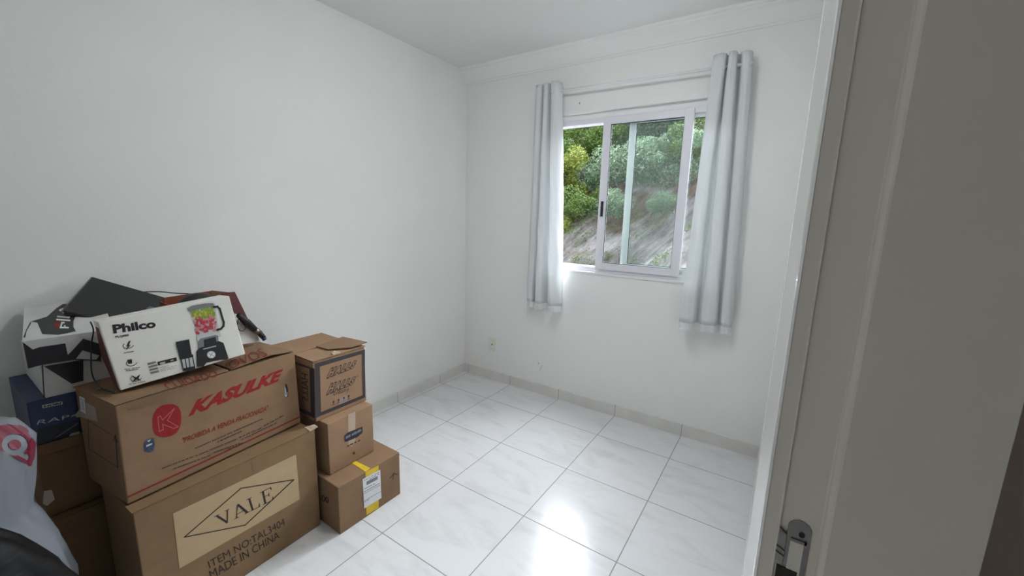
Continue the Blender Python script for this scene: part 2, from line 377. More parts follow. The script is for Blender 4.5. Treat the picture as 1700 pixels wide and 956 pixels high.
# door frame of the doorway the picture is taken from
def arc(cx, cy, r, a0, a1, n=5): return [(cx + r * math.cos(R(a0 + (a1 - a0) * k / n)), cy + r * math.sin(R(a0 + (a1 - a0) * k / n))) for k in range(n + 1)]
jamb = thing('door_frame', (2.33, YJ + .03, 0), None, None); jamb['kind'] = 'structure'; jamb.name = 'door_1'
CX = 2.2800
def jamb_profile(sy=1, y0=YJ):
    p = [(2.2905, y0 + .06), (2.2905, y0), (2.3000, y0), (2.3008, y0 - .0024), (2.3014, y0 - .0025), (2.3020, y0 - .0005)]
    p += [(2.3290, y0 - .0005)] + [(2.3300, y0 - .002)] + arc(2.3345, y0 - .0085, .0045, 180, 265, 4) + [(2.4150, y0 - .013), (2.4155, y0 - .0125), (2.4155, y0 + .07), (2.405, y0 + .07), (2.405, y0 + .060)]
    if sy < 0: p = [(a, 2 * (-2.70) - b) for a, b in p][::-1]
    return p
for s in (1, -1):
    bm = bmesh.new(); prism(bm, jamb_profile(s), 2, 0, 2.10); o = link('jamb', bm, M['jamb'])
    put(o, jamb)
    y0 = YJ
    p = [(XR, y0 + .07), (CX + .0005, y0 + .07), (CX, y0 + .068), (CX - .0002, y0 + .034)] + arc(CX + .004, y0 + .026, .004, 185, 198, 3) + [(CX + .0072, y0 + .005), (CX + .0080, y0 + .0015), (CX + .0100, y0 - .0004), (2.2904, y0), (2.2904, y0 + .0605), (XR, y0 + .0605)]
    if s < 0: p = [(a, 2 * (-2.70) - b) for a, b in p][::-1]
    bm = bmesh.new(); prism(bm, p, 2, 0, 2.10); o = put(link('casing', bm, M['casing']), jamb); o['label'] = 'rounded casing edge, its paint whitened as if lit'
bm = BM(((CX, -3.16, 2.10), (2.4155, -2.24, 2.17)))
put(link('head_casing', bm, M['jamb']), jamb)
# strike plate
def yface(x): return YJ - .0005
bm = bmesh.new(); cx, r_, zt = 2.3155, .0085, 1.137
outl = [(cx - r_, .93)] + [(cx + r_ * math.cos(R(a)), zt - r_ + r_ * math.sin(R(a))) for a in range(180, -1, -15)] + [(cx + r_, .93)]
prism(bm, outl, 1, YJ - .0016, YJ - .0004)
sp = put(link('strike_plate', bm, M['steel'], bevel=.0003), jamb); sp['label'] = 'steel strike plate with rounded top'
bm = BM(((cx - .0052, YJ - .0022, 1.075), (cx + .0045, YJ - .0015, 1.118)))
put(link('strike_opening', bm, M['jamb']), jamb)
bm = BM(((cx + .0045, YJ - .0030, 1.073), (cx + .0062, YJ - .0014, 1.119)), ((cx - .0052, YJ - .003, 1.1165), (cx + .0062, YJ - .0014, 1.119)))
put(link('plate_lip', bm, M['steel']), jamb)
bm = bmesh.new(); tube(bm, [(cx + .002, YJ - .0012, 1.1245), (cx + .002, YJ - .0026, 1.1245)], .0022, 12)
put(link('screw', bm, M['black']), jamb)
bm = bmesh.new(); prism(bm, [(2.3013, 1.094), (2.3013, 1.126), (2.3074, 1.121), (2.3074, 1.090)], 1, YJ - .0040, YJ - .0004)
for z in (1.100, 1.1055): prism(bm, [(2.3010, z + .001), (2.3010, z + .0035), (2.3077, z), (2.3077, z - .0025)], 1, YJ - .0052, YJ - .0030)
put(link('strike_lip', bm, M['steel'], bevel=.0004), jamb)
bm = BM(((2.3035, YJ - .0026, .93), (2.3185, YJ - .0010, 1.0885)))
put(link('latch_hole', bm, M['hole']), jamb)

ww = bpy.data.objects['wall_window']; fw_ = Face((0, 0, 0), (1, 0, 0), (0, 0, 1))
marks('nail_hole', fw_, [(circle((962.3, 171.3), 1.0, 1.6, 8), 0)], [M['grey']], ww, off=.0012)
marks('wall_scuff', fw_, [([(893, 602.5), (895, 601.5), (895.4, 604), (893.4, 604.4)], 0)], [M['greyl']], ww, off=.0012)
marks('wall_scuff', fw_, [([(899.6, 606), (900.4, 606), (896.4, 616), (895.8, 615.6)], 0)], [M['greyl']], ww, off=.0012)

# ------------------------------------------------------------------ window
win = thing('window_1', (1.41, .05, WZ0), None, None); win['kind'] = 'structure'
YF = .018                        # inner face of the fixed frame
def part(name, bm, m, parent=win, **kw): return put(link(name, bm, m, **kw), parent)
fz0, fz1 = 1.012, 2.047
part('window_frame', BM(((WX0, YF, fz0), (WX1, YF + .075, fz0 + .034)), ((WX0, YF, fz1 - .034), (WX1, YF + .075, fz1)), ((WX0, YF, fz0 + .034), (WX0 + .03, YF + .075, fz1 - .034)), ((WX1 - .03, YF, fz0 + .034), (WX1, YF + .075, fz1 - .034))), M['alu'], bevel=.002)
part('window_sill', BM(((WX0, -.006, WZ0 - .012), (WX1, YF + .10, WZ0 + .004))), M['stone'], bevel=.002)
part('lintel_filler', BM(((WX0, YF + .012, fz1), (WX1, YF + .08, WZ1))), M['bright'])
def sash(x0, x1, z0, z1, y, st, rl, name, back=False):
    m = M['alu_in'] if back else M['alu']
    bm = BM(((x0, y, z0), (x0 + st, y + .026, z1)), ((x1 - st, y, z0), (x1, y + .026, z1)), ((x0 + st, y, z1 - rl), (x1 - st, y + .026, z1)), ((x0 + st, y, z0), (x1 - st, y + .026, z0 + rl)))
    s = part(name, bm, m, bevel=.0015)
    a, b, c, d = x0 + st, x1 - st, z0 + rl, z1 - rl; t = .0035
    part('gasket', BM(((a, y + .009, c), (a + t, y + .014, d)), ((b - t, y + .009, c), (b, y + .014, d)), ((a, y + .009, d - t), (b, y + .014, d)), ((a, y + .009, c), (b, y + .014, c + t))), M['gasket'])
    p = part('pane', BM(((a, y + .010, c), (b, y + .013, d))), M['glass'])
    return s
sash(1.178, 1.738, 1.036, 2.040, YF - .012, .052, .044, 'sliding_sash')
sash(1.345, 1.99, 1.046, 2.032, YF + .022, .044, .040, 'fixed_sash', True)
bm = bmesh.new(); tube(bm, [(1.204, YF - .015, 1.398), (1.204, YF - .015, 1.500)], .010, 12)
bmesh.ops.scale(bm, vec=(1, .45, 1), verts=bm.verts, space=Matrix.Translation((0, -(YF - .013), 0)))
part('window_latch', bm, M['black'], smooth=False)
part('latch_button', BM(((1.2005, YF - .0205, 1.46), (1.2075, YF - .017, 1.484))), M['gasket'])

# ================================================================== CURTAINS
YR = -.072
rod_t = thing('curtain_rod', (1.35, 0, 2.225), 'thin white curtain rod fixed above the window', 'curtain rod')
bm = bmesh.new(); tube(bm, [(.74, YR, 2.228), (2.02, YR, 2.212)], .0085, 14)
put(link('rod', bm, M['rod'], smooth=True), rod_t)
for x in (.755, 2.005):
    bm = BM(((x - .006, YR, 2.213), (x + .006, 0, 2.225))); box(bm, (x - .012, -.004, 2.195), (x + .012, 0, 2.245))
    put(link('bracket', bm, M['rod'], bevel=.001), rod_t)
def curtain(name, top, bot, zt, zb, label):
    'top/bot: folded outline of the cloth seen from above, (x, y) with the same number of points'
    c = thing(name, ((top[0][0] + top[-1][0]) / 2, YR, zb), label, 'curtain', None)
    n = 10; T = smooth_pts([(a, b, 0) for a, b in top], 5); B = smooth_pts([(a, b, 0) for a, b in bot], 5)
    def sheet(z1, z0, t1, t0, nz):
        bm = bmesh.new(); rows = []
        for k in range(nz + 1):
            t = k / nz; tt = t1 + (t0 - t1) * t; z = z1 + (z0 - z1) * t; row = []
            for i, (p, q) in enumerate(zip(T, B)):
                e = tt ** .8
                x = p.x + (q.x - p.x) * e; y = p.y + (q.y - p.y) * e
                x += .0035 * noise.noise(Vector((i * .25, z * 3, 1.3))) + .002 * math.sin(z * 21 + i * .7) * tt
                y += .004 * noise.noise(Vector((i * .3, z * 4, 7.1)))
                row.append(bm.verts.new((x, min(y, -.006), z + (.004 * noise.noise(Vector((i * .3, 2, 0))) if k in (0, nz) else 0))))
            rows.append(row)
        for A, C_ in zip(rows, rows[1:]):
            for i in range(len(A) - 1): bm.faces.new((A[i], A[i + 1], C_[i + 1], C_[i]))
        return bm
    put(link('curtain_cloth', sheet(zt, zb, 0, 1, 46), M['curtain'], smooth=True, solid=.0016), c)
    put(link('sheer_hem', sheet(zb + .0005, zb - .045, 1, 1, 4), M['sheer'], smooth=True), c)
    return c
curtain('curtain',
        [(.690, -.045), (.705, -.085), (.730, -.10), (.752, -.090), (.758, -.055), (.768, -.060), (.775, -.10), (.790, -.108), (.806, -.095), (.812, -.055), (.822, -.060), (.832, -.105), (.855, -.112), (.880, -.100), (.890, -.060), (.880, -.040)],
        [(.672, -.040), (.690, -.090), (.712, -.105), (.735, -.098), (.748, -.050), (.760, -.055), (.772, -.110), (.795, -.125), (.822, -.115), (.838, -.045), (.868, -.050), (.880, -.110), (.910, -.135), (.950, -.120), (.975, -.075), (.962, -.040)],
        2.283, .755, 'white curtain gathered on the left side of the window, the narrower one')
curtain('curtain',
        [(1.842, -.045), (1.830, -.085), (1.842, -.105), (1.868, -.112), (1.888, -.100), (1.893, -.060), (1.902, -.065), (1.906, -.105), (1.924, -.115), (1.940, -.100), (1.944, -.055), (1.955, -.050), (1.965, -.080), (1.990, -.088), (2.008, -.070), (2.012, -.040)],
        [(1.800, -.045), (1.790, -.090), (1.800, -.125), (1.840, -.140), (1.872, -.128), (1.882, -.075), (1.900, -.080), (1.912, -.105), (1.950, -.115), (1.985, -.100), (1.992, -.050), (2.004, -.052), (2.015, -.085), (2.040, -.095), (2.062, -.080), (2.070, -.040)],
        2.275, .785, 'white curtain gathered on the right side of the window, the wider one')

# unseen lamp added above the picture to brighten walls and ceiling
cl = thing('added_fill_lamp', (1.45, -1.40, HC), 'added unseen fill lamp, round and white, on the ceiling', 'ceiling lamp')
bm = bmesh.new(); tube(bm, [(1.45, -1.40, HC), (1.45, -1.40, HC - .03)], .17, 40); put(link('fill_lamp_base', bm, M['offw'], bevel=.004), cl)
bm = bmesh.new(); bmesh.ops.create_uvsphere(bm, u_segments=40, v_segments=20, radius=1)
bmesh.ops.delete(bm, geom=[v for v in bm.verts if v.co.z > .01], context='VERTS')
bmesh.ops.transform(bm, matrix=Matrix.Translation((1.45, -1.40, HC - .03)) @ Matrix.Diagonal((.16, .16, .07, 1)), verts=bm.verts)
gm = bpy.data.materials.new('fill_lamp_glow'); gm.use_nodes = True
gb = gm.node_tree.nodes['Principled BSDF']; gb.inputs['Emission Color'].default_value = (.96, .97, 1.0, 1); gb.inputs['Emission Strength'].default_value = FILL_LAMP
put(link('fill_lamp_shade', bm, gm, smooth=True), cl)

# wall socket
so = thing('wall_socket', (.302, 0, .30), 'small white wall socket with yellowed insert low on the window wall', 'socket')
put(link('cover_plate', BM(((.268, -.006, .248), (.338, 0, .366))), M['offw'], bevel=.003), so)
o = put(link('socket_insert', BM(((.290, -.009, .275), (.330, -.0055, .345))), M['ivory'], bevel=.002), so); o['label'] = 'yellowed plastic insert'
bm = bmesh.new()
tube(bm, [(.309, -.0085, .312), (.309, -.0097, .312)], .0075, 12)
put(link('socket_hole', bm, mat('socket_shadow_plastic', (.30, .31, .22), .6)), so)

# ================================================================== BOXES
def boxpts(x, y, rot, wd, dp, h, z0, top=None):
    e = Vector((math.cos(R(rot)), math.sin(R(rot)), 0)); n = Vector((-e.y, e.x, 0)); o = Vector((x, y, z0))
    # order: front-left, front-right, back-right, back-left (seen from the front face)
    b = [o, o + wd * e, o + wd * e + dp * n, o + dp * n]
    return b + [p + Vector((0, 0, h)) for p in b]
def board_box(P, m, parent, name='carton_body', bev=.003):
    'closed carton with slightly bowed sides'
    bm = bmesh.new(); hexa(bm, P); bmesh.ops.subdivide_edges(bm, edges=bm.edges, cuts=5, use_grid_fill=True)
    c = sum((Vector(p) for p in P), Vector()) / 8
    for v in bm.verts:
        q = v.co * 6; v.co -= (v.co - c).normalized() * .0004 * abs(noise.noise(q))
    bmesh.ops.recalc_face_normals(bm, faces=bm.faces)
    return put(link(name, bm, m, smooth=False, bevel=bev), parent)
def flap(P, m, parent, name='flap', th=.004):
    'thin board given by 4 corners'
    P = [Vector(p) for p in P]; n = (P[1] - P[0]).cross(P[3] - P[0]).normalized()
    if n.z < 0: n = -n
    bm = bmesh.new(); a = [bm.verts.new(p) for p in P]; b = [bm.verts.new(p + n * th) for p in P]
    bm.faces.new(a); bm.faces.new(b)
    for i in range(len(P)): bm.faces.new((a[i], a[(i + 1) % len(P)], b[(i + 1) % len(P)], b[i]))
    bmesh.ops.recalc_face_normals(bm, faces=bm.faces)
    return put(link(name, bm, m), parent)
rnd = random.Random(3)

# ---- lower right: parcel with yellow tape
S = boxpts(.812, -1.789, 89.4, .333, .30, .227, 0)
t = thing('cardboard_box', S[0], 'low brown parcel with yellow tape and white shipping label, on the floor', 'box')
board_box(S, M['card'], t)
fS = Face(S[0], S[1], S[4]); tS = Face(S[4], S[5], S[7]); lS = Face(S[0], S[3], S[4])
marks('yellow_tape', fS, [([(606.6, 783.6), (628.5, 772.2), (628.8, 842.7), (608.4, 855.2)], 0)], [M['yellow']], t, off=.0014)
marks('yellow_tape', tS, [([(583.3, 767.9), (590.3, 765.0), (614.8, 776.9), (606.9, 783.2)], 0)], [M['yellow']], t, off=.0014)
lab = marks('shipping_label', fS, [([(602, 795.5), (631.2, 779.5), (633.3, 826.4), (604.7, 844)], 0)], [M['paper']], t, off=.0022)
pr = [([(608.4, 799.3), (627, 790), (627, 795.6), (608.6, 805.4)], 1)]
pr += [(p, 0) for p in scribble([(604, 798, 611, 794.6), (612, 793.5, 629, 784.5), (613, 796, 629, 787), (605, 812, 622, 803), (604.5, 817, 631, 802), (605, 833.5, 613, 829)], rnd, .9)]
pr += [([(604, 819.5), (631.5, 804.5), (631.5, 805.2), (604, 820.2)], 1), ([(605, 831), (633, 815), (633, 815.6), (605, 831.6)], 1)]
marks('printed_text', fS, pr, [M['ink'], M['grey']], t, off=.0028)
marks('printed_arrow', fS, [([(653.5, 785), (655, 785), (652.3, 796), (651.2, 796)], 0), ([(653.5, 785), (654.5, 786.2), (647.4, 794.6), (646.8, 793.8)], 0), ([(653.7, 784.8), (660.5, 787.4), (660.2, 788.6), (653.6, 786.4)], 0)], [M['ink_h']], t, off=.0014)
text('printed_number', '00', lS, [(534.5, 832), (546, 839.5 - 4), (545.5, 826), (534, 820)], M['ink'], t, bold=.03, off=.0014)

# ---- middle: small box with tape and dark logo
Mx = boxpts(.712, -1.760, 91.3, .239, .24, .245, .2285)
t = thing('cardboard_box', Mx[0], 'small brown box with clear tape and dark badge, on top of the yellow-taped parcel', 'box')
board_box(Mx, M['card_l'], t)
fM = Face(Mx[0], Mx[1], Mx[4])
marks('printed_badge', fM, [([(571.3, 723.4), (577.6, 717.6), (601.8, 708), (602, 717.6), (593.6, 725.4), (576.7, 732.6), (572.1, 733.5)], 0)], [M['ink_b']], t, off=.0014)
marks('printed_badge_text', fM, [(p, 0) for p in scribble([(574, 728.6, 600, 715.5)], rnd, 4.2)], [mat('badge_grey', (.19, .20, .23), .6)], t, off=.0018)
marks('printed_text', fM, [(p, 0) for p in scribble([(575.6, 742.2, 598, 731.6)], rnd, 2.4)] + [(circle((587.4, 751.5), 2.2, 3.0, 10), 1), (circle((587, 750), 1.0, 1.2, 8), 2)], [M['ink_h'], M['ink_h'], M['card_l']], t, off=.0014)
marks('clear_tape', fM, [([(578, 687.6), (590, 683), (590, 731), (584, 741), (578.4, 740)], 0)], [mat('tape_over_board', (.47, .345, .26), .2, .6)], t, off=.0009)

# ---- top: box with black bands
Hx = boxpts(.656, -1.777, 90.9, .263, .347, .275, .474)
t = thing('cardboard_box', Hx[0], 'brown box with black banded sides and torn top flap, topmost of right stack', 'box')
board_box(Hx, M['card_l'], t)
fH = Face(Hx[0], Hx[1], Hx[4]); lH = Face(Hx[0], Hx[3], Hx[4]); tH = Face(Hx[4], Hx[5], Hx[7])
def ring(o, i): return [([o[k], o[(k + 1) % 4], i[(k + 1) % 4], i[k]], 0) for k in range(4)]
marks('printed_border', fH, ring([(522.3, 603.6), (605.8, 580.0), (606.2, 659.5), (523.2, 694)], [(531, 608.5), (600.6, 587.5), (602.2, 656), (533, 684)]), [M['band']], t, off=.0014)
marks('printed_border', lH, ring([(484, 598), (521.8, 612), (522.8, 694.5), (493, 680)], [(489, 604), (513.7, 612), (515.9, 684.7), (496, 676)]), [M['band']], t, off=.0014)
for q, nm in (([(541.5, 629.5), (589.5, 610.5), (593, 597), (547, 611)], 'HALLS'), ([(541, 657), (588, 637.8), (591.5, 624), (546.5, 636.5)], 'HALLS')):
    text('printed_name', nm, fH, q, M['ink_h'], t, bold=.125, shear=.25, off=.0016, spacing=1.32)
    text('printed_name', nm, fH, q, M['card_l'], t, bold=.03, ref=.125, shear=.25, off=.0022, spacing=1.32)
text('printed_word', 'creamy', fH, [(554, 659), (579.5, 650.6), (579.5, 643.6), (554, 652)], M['ink_h'], t, off=.0016)
text('registered_mark', 'o', fH, [(592.2, 626), (594.6, 625), (594.6, 622.6), (592.2, 623.6)], M['ink_h'], t, off=.0016)
ic = []
for k in range(4):
    u = 554 + k * 8.4; v = 669 - k * 3.1
    ic += [([(u - 3, v + 3.2), (u + 3, v + 1), (u + 3, v + 1.6), (u - 3, v + 3.8)], 0), ([(u - 1.6, v - 3.2), (u + 1.6, v - 4.2), (u + .3, v + .5), (u - .3, v + .7)], 0)]
marks('printed_icons', fH, ic, [M['ink_h']], t, off=.0016)
marks('clear_tape', fH, [([(562, 662), (576, 656.4), (576.6, 671.5), (563, 677.4)], 0)], [mat('tape_over_print', (.30, .235, .20), .2, .6)], t, off=.0012)
text('printed_name', 'HALLS', lH, [(512, 622), (511.5, 668), (502, 663), (500, 616)], M['ink_h'], t, shear=.2, off=.0016)
zt = Hx[4].z
def onH(a, b, dz=0): return Hx[4] + (Hx[5] - Hx[4]) * a + (Hx[7] - Hx[4]) * b + Vector((0, 0, dz))
flap([onH(-.01, -.012, .002), onH(1.005, -.012, .002), onH(1.005, .48, .004), onH(.42, .40, .004), onH(-.01, .42, .003)], M['card_l'], t, 'top_flap')
flap([onH(-.01, .43, .002), onH(.43, .44, .002), onH(1.0, .52, .002), onH(1.0, 1.0, .004), onH(-.01, 1.0, .003)], M['card_l'], t, 'top_flap')
o = flap([onH(.42, .43, .010), onH(.44, .20, .010), onH(.72, .02, .012), onH(1.04, -.02, .020), onH(1.02, .50, .014)], M['card'], t, 'torn_flap'); o['label'] = 'torn flap with a rough edge'
o = flap([onH(.36, -.013, .006), onH(.50, -.013, .007), onH(.49, .10, .007), onH(.38, .05, .006)], M['torn'], t, 'torn_paper')

# ---- front: big box on the floor with the tan label
V = boxpts(.714, -2.405, 92.5, .602, .284, .462, 0)
t = thing('cardboard_box', V[0], 'largest brown box standing on the floor with a pale diamond logo label', 'box')
board_box(V, M['card_v'], t)
fV = Face(V[0], V[1], V[4]); tV = Face(V[4], V[5], V[7])
marks('printed_label', fV, [([(287, 852.6), (491.4, 754.4), (497.6, 828.7), (298, 944)], 0)], [M['label_v']], t, off=.0016)
D = [(306, 891.6), (400, 810.5), (487.7, 796.2), (407, 871.5)]
lw = .9
def stroke(a, b, w_):
    dx, dy = b[0] - a[0], b[1] - a[1]; L_ = math.hypot(dx, dy); nx, ny = -dy / L_ * w_, dx / L_ * w_; ex, ey = dx / L_ * w_, dy / L_ * w_
    return [(a[0] + nx - ex, a[1] + ny - ey), (b[0] + nx + ex, b[1] + ny + ey), (b[0] - nx + ex, b[1] - ny + ey), (a[0] - nx - ex, a[1] - ny - ey)]
marks('printed_diamond', fV, [(stroke(D[k], D[(k + 1) % 4], lw), 0) for k in range(4)], [M['ink']], t, off=.0022)
# serif capitals drawn as thick and thin strokes in a unit cell
SER = {
 'V': [[(.02, 1), (.36, 1), (.36, .95), (.27, .95), (.54, .22), (.80, .95), (.70, .95), (.70, 1), (1, 1), (1, .95), (.90, .95), (.55, 0), (.46, 0), (.11, .95), (.02, .95)]],
 'A': [[(.0, 0), (.30, 0), (.30, .05), (.19, .05), (.27, .28), (.27, .35), (.49, .85), (.51, 1), (.45, 1), (.09, .05), (0, .05)], [(.26, .33), (.68, .33), (.68, .28), (.26, .28)], [(.45, 1), (.57, 1), (.92, .05), (1, .05), (1, 0), (.66, 0), (.66, .05), (.75, .05), (.46, .90)]],
 'L': [[(.0, 1), (.45, 1), (.45, .95), (.31, .95), (.31, .05), (.75, .05), (.88, .28), (.93, .28), (.90, 0), (0, 0), (0, .05), (.14, .05), (.14, .95), (0, .95)]],
 'E': [[(0, 1), (.90, 1), (.92, .78), (.87, .78), (.78, .95), (.31, .95), (.31, .56), (.58, .56), (.63, .68), (.67, .68), (.67, .38), (.63, .38), (.58, .51), (.31, .51), (.31, .05), (.78, .05), (.90, .27), (.95, .27), (.92, 0), (0, 0), (0, .05), (.14, .05), (.14, .95), (0, .95)]]}
def lerp(q, a, b):
    return tuple((q[0][i] * (1 - a) + q[1][i] * a) * (1 - b) + (q[3][i] * (1 - a) + q[2][i] * a) * b for i in (0, 1))
Q = [(365, 874.5), (455.5, 829), (452, 807), (354.5, 858)]
pl_ = []
for k, ch in enumerate('VALE'):
    x0 = (.0, .27, .56, .79)[k]; x1 = (.27, .55, .76, 1.0)[k]
    for poly in SER[ch]: pl_.append(([lerp(Q, x0 + (x1 - x0) * a, b) for a, b in poly], 0))
marks('printed_name', fV, pl_, [M['ink']], t, off=.0022)
text('printed_text', 'ITEM NO:TAL3404', fV, [(348, 943.5), (473.5, 871), (471.5, 859.5), (344.5, 932)], M['ink'], t, bold=0, off=.0016)
text('printed_text', 'MADE IN CHINA', fV, [(351, 962), (464.5, 893), (462, 881), (346.5, 948.5)], M['ink'], t, bold=0, off=.0016)
def onV(a, b, dz=0): return V[4] + (V[5] - V[4]) * a + (V[7] - V[4]) * b + Vector((0, 0, dz))
flap([onV(-.004, -.006, .0005), onV(1.004, -.006, .0005), onV(1.004, .18, .0005), onV(-.004, .18, .0005)], M['card_v'], t, 'top_flap', th=.002)
o = flap([onV(.96, -.01, .001), onV(1.02, -.015, .006), onV(1.03, .10, .004), onV(.97, .16, .001)], M['torn'], t, 'torn_corner', th=.003)
marks('fold_line', fV, [(stroke((418, 768), (422, 787), .35), 0), (stroke((487, 733), (489, 753), .3), 0)], [M['card_d']], t, off=.0024)

# ---- on it: the red lettered box
K = [Vector(p) for p in ((.684, -2.4065, .468), (.610, -1.815, .468), (.345, -1.845, .468), (.395, -2.437, .468),
                          (.668, -2.399, .797), (.605, -1.826, .797), (.345, -1.842, .797), (.405, -2.437, .790))]
K[0] = at(211.5, 838.3, 2, .4695); K[1] = at(499.4, 701, 2, .4695); K[5] = Face(K[0], K[1], K[4]).hit(489, 584, 0); K[7] = Face(K[0], K[3], K[4]).hit(124, 645, 0)
t = thing('cardboard_box', K[0], 'long brown box with red lettering and red round emblem, lying on the largest box', 'box')
board_box(K, M['card'], t, bev=.004)
fK = Face(K[0], K[1], K[4]); lK = Face(K[0], K[3], K[4]); tK = Face(K[4], K[5], K[7])
text('printed_name', 'KASULKE', fK, [(312.5, 692), (467.5, 631), (470.5, 611.5), (319, 666)], M['red'], t, bold=.05, shear=.28, off=.0016)
def blob(c, rx, ry): return [(c[0] + rx * math.copysign(abs(math.cos(a)) ** .8, math.cos(a)), c[1] + ry * math.copysign(abs(math.sin(a)) ** .8, math.sin(a)) - .18 * rx * math.cos(a) * 1.0) for a in [2 * math.pi * k / 28 for k in range(28)]]
marks('printed_emblem', fK, [(blob((277, 698), 24, 27), 0)], [M['red']], t, off=.0014)
pale = mat('pale_red_ink', (.42, .10, .08), .7)
marks('emblem_letter', fK, [(stroke(a, b, .7), 0) for a, b in (((262, 693), (264.5, 716)), ((264.5, 716), (271, 713)), ((271, 713), (270, 704)), ((270, 704), (288, 711)), ((288, 711), (296, 708)), ((262, 693), (266, 690)), ((266, 690), (270, 697)), ((270, 697), (289, 678)), ((296, 708), (278, 698)), ((278, 698), (289, 679)))], [pale], t, off=.0018)
text('printed_slogan', '"PROIBIDA A VENDA FRACIONADA"', fK, [(303.5, 735.5), (446, 680.5), (446, 672), (302.5, 727)], M['red2'], t, bold=.02, shear=.3, off=.0016)
marks('printed_text', fK, [(p, 0) for p in scribble([(324, 745, 436, 696), (361, 734.6, 401, 716.5), (325, 757.5, 393, 729.5), (397, 727, 435, 710.5), (438, 708, 471, 690)], rnd, 1.7)] + [(p, 0) for p in scribble([(269, 778, 322, 758), (288, 779, 350, 756), (355, 752, 398, 736), (400, 731, 460, 702), (378, 746, 405, 735)], rnd, 1.5)], [M['ink_b']], t, off=.0016)
marks('printed_line', fK, [([(211.2, 824), (498.7, 690.2), (498.8, 692.6), (211.3, 827)], 0)], [M['red2']], t, off=.0016)
marks('round_sticker', fK, [([(240, 733), (246, 728.5), (255, 727), (257, 738), (255, 747), (248, 751), (240, 748), (238.5, 740)], 0), ([(243, 739), (253, 735), (252, 738), (243, 742)], 1), ([(244, 731.5), (251, 729), (247, 734)], 1)], [M['blue'], M['greyl']], t, off=.0018)
marks('hand_hole', fK, [(circle((475.6, 648.5), 2.9, 11.5, 20, tilt=-4), 0), ([(472.8, 640), (474.6, 646), (475.4, 652), (477.0, 650), (477.2, 655), (475.4, 659.6), (473.0, 657)], 1), ([(474.2, 654), (475.8, 650), (475.4, 656)], 0)], [M['hole'], M['greyl']], t, off=.0014, label='oval hand hole with white plastic inside')
marks('barcode_label', lK, [([(131.5, 657), (140.5, 661), (142.5, 687), (134, 682)], 0)] + [([(133.5 + k * .3, 661 + k * 2.5), (139.5 + k * .2, 663.6 + k * 2.5), (139.6 + k * .2, 664.6 + k * 2.5), (133.6 + k * .3, 662 + k * 2.5)], 1) for k in range(8)], [M['paper'], M['grey']], t, off=.0016)
marks('printed_arrow', lK, [(stroke((191.5, 722), (195.5, 776), .8), 0), (stroke((191.5, 722), (194.5, 735), .8), 0), (stroke((191.5, 722), (188.5, 731), .8), 0), (stroke((146, 698), (147.5, 745), .4), 0), (stroke((146, 698), (186, 722), .4), 0), (stroke((147.5, 745), (196, 776), .4), 0)], [M['ink_h']], t, off=.0014)
marks('clear_tape', lK, [([(142, 668), (158, 676), (162, 700), (134, 692), (122, 694), (128, 684)], 0)], [M['tape']], t, off=.0012)
def onK(a, b, dz=0): return (K[4] * (1 - a) + K[5] * a) * (1 - b) + (K[7] * (1 - a) + K[6] * a) * b + Vector((0, 0, dz))
ft = flap([onK(-.005, -.008, .002), onK(.545, -.008, .004), onK(.545, .93, .009), onK(.20, 1.0, .006), onK(-.005, 1.0, .004)], M['card'], t, 'top_flap')
fl = flap([onK(.56, -.012, .006), onK(.82, -.012, .016), onK(.985, -.008, .004), onK(.975, .95, .003), onK(.80, 1.03, .024), onK(.56, .98, .010)], M['card'], t, 'top_flap')
ftp = Face(onK(0, 0, .0065), onK(.5, 0, .0085), onK(0, .9, .0120))
text('printed_word', 'CUIDADO', ftp, [(283, 648), (362, 625.5), (358, 614), (268, 637)], M['red2'], t, off=.0012)
frp = Face(onK(.56, -.012, .0125), onK(.80, -.012, .0220), onK(.56, .98, .0175))
text('printed_word', 'OVOS', frp, [(381, 613), (446, 590), (433, 577.5), (378, 600)], M['red2'], t, off=.0030)
marks('flap_seam', ftp, [(stroke((228, 662), (290, 643.5), .7), 0)], [M['hole']], t, off=.0012)

# ---- white blender box
PC = [Vector(p) for p in ((.586, -2.366, .8115), (.633, -2.022, .8480), (.588, -2.040, 1.069), (.541, -2.385, 1.031))]
back = Vector((-.095, .006, -.010))
P8 = [PC[0], PC[1], PC[1] + back, PC[0] + back, PC[3], PC[2], PC[2] + back, PC[3] + back]
t = thing('appliance_box', PC[0], 'white appliance box printed with a blender, leaning on top of the red lettered box', 'box')
board_box(P8, [M['white']], t, bev=.003)
fP = Face(PC[0], PC[1], PC[3]); lP = Face(P8[0], P8[3], P8[4])
marks('printed_side', lP, [([(158, 542), (163.5, 545), (198, 648), (190, 640), (168, 590)], 0)], [M['card_rt']], t, off=.0014, label='worn red brown side print')
text('printed_name', 'Philco', fP, [(188.5, 554), (259.5, 543.5), (257, 530.5), (186, 539)], M['fblack'], t, bold=.045, off=.0016)
text('model_number', 'PLQ950', fP, [(192, 561.5), (214, 558.6), (213.5, 554.5), (191.5, 557.5)], M['fblack'], t, bold=.04, off=.0016)
ic = []
for (cu_, cv_) in ((213, 573), (218.5, 602), (226, 627.5)):
    ic += [(stroke(p, q, .5), 0) for p, q in zip(circle((cu_, cv_), 9, 5.2, 9, 20, 250, -12), circle((cu_, cv_), 9, 5.2, 9, 20, 250, -12)[1:])]
ic += [([(214, 566), (217, 565.5), (214, 573), (217, 572.5), (209, 582), (212, 574.5), (209.5, 575)], 0)]
ic += [([(211, 597), (219, 596), (219.5, 603), (213, 604)], 0)]
ic += [([(217, 622.5), (226, 626), (233, 621), (230, 628), (235, 632), (227, 630), (219, 635), (223.5, 628)], 0)]
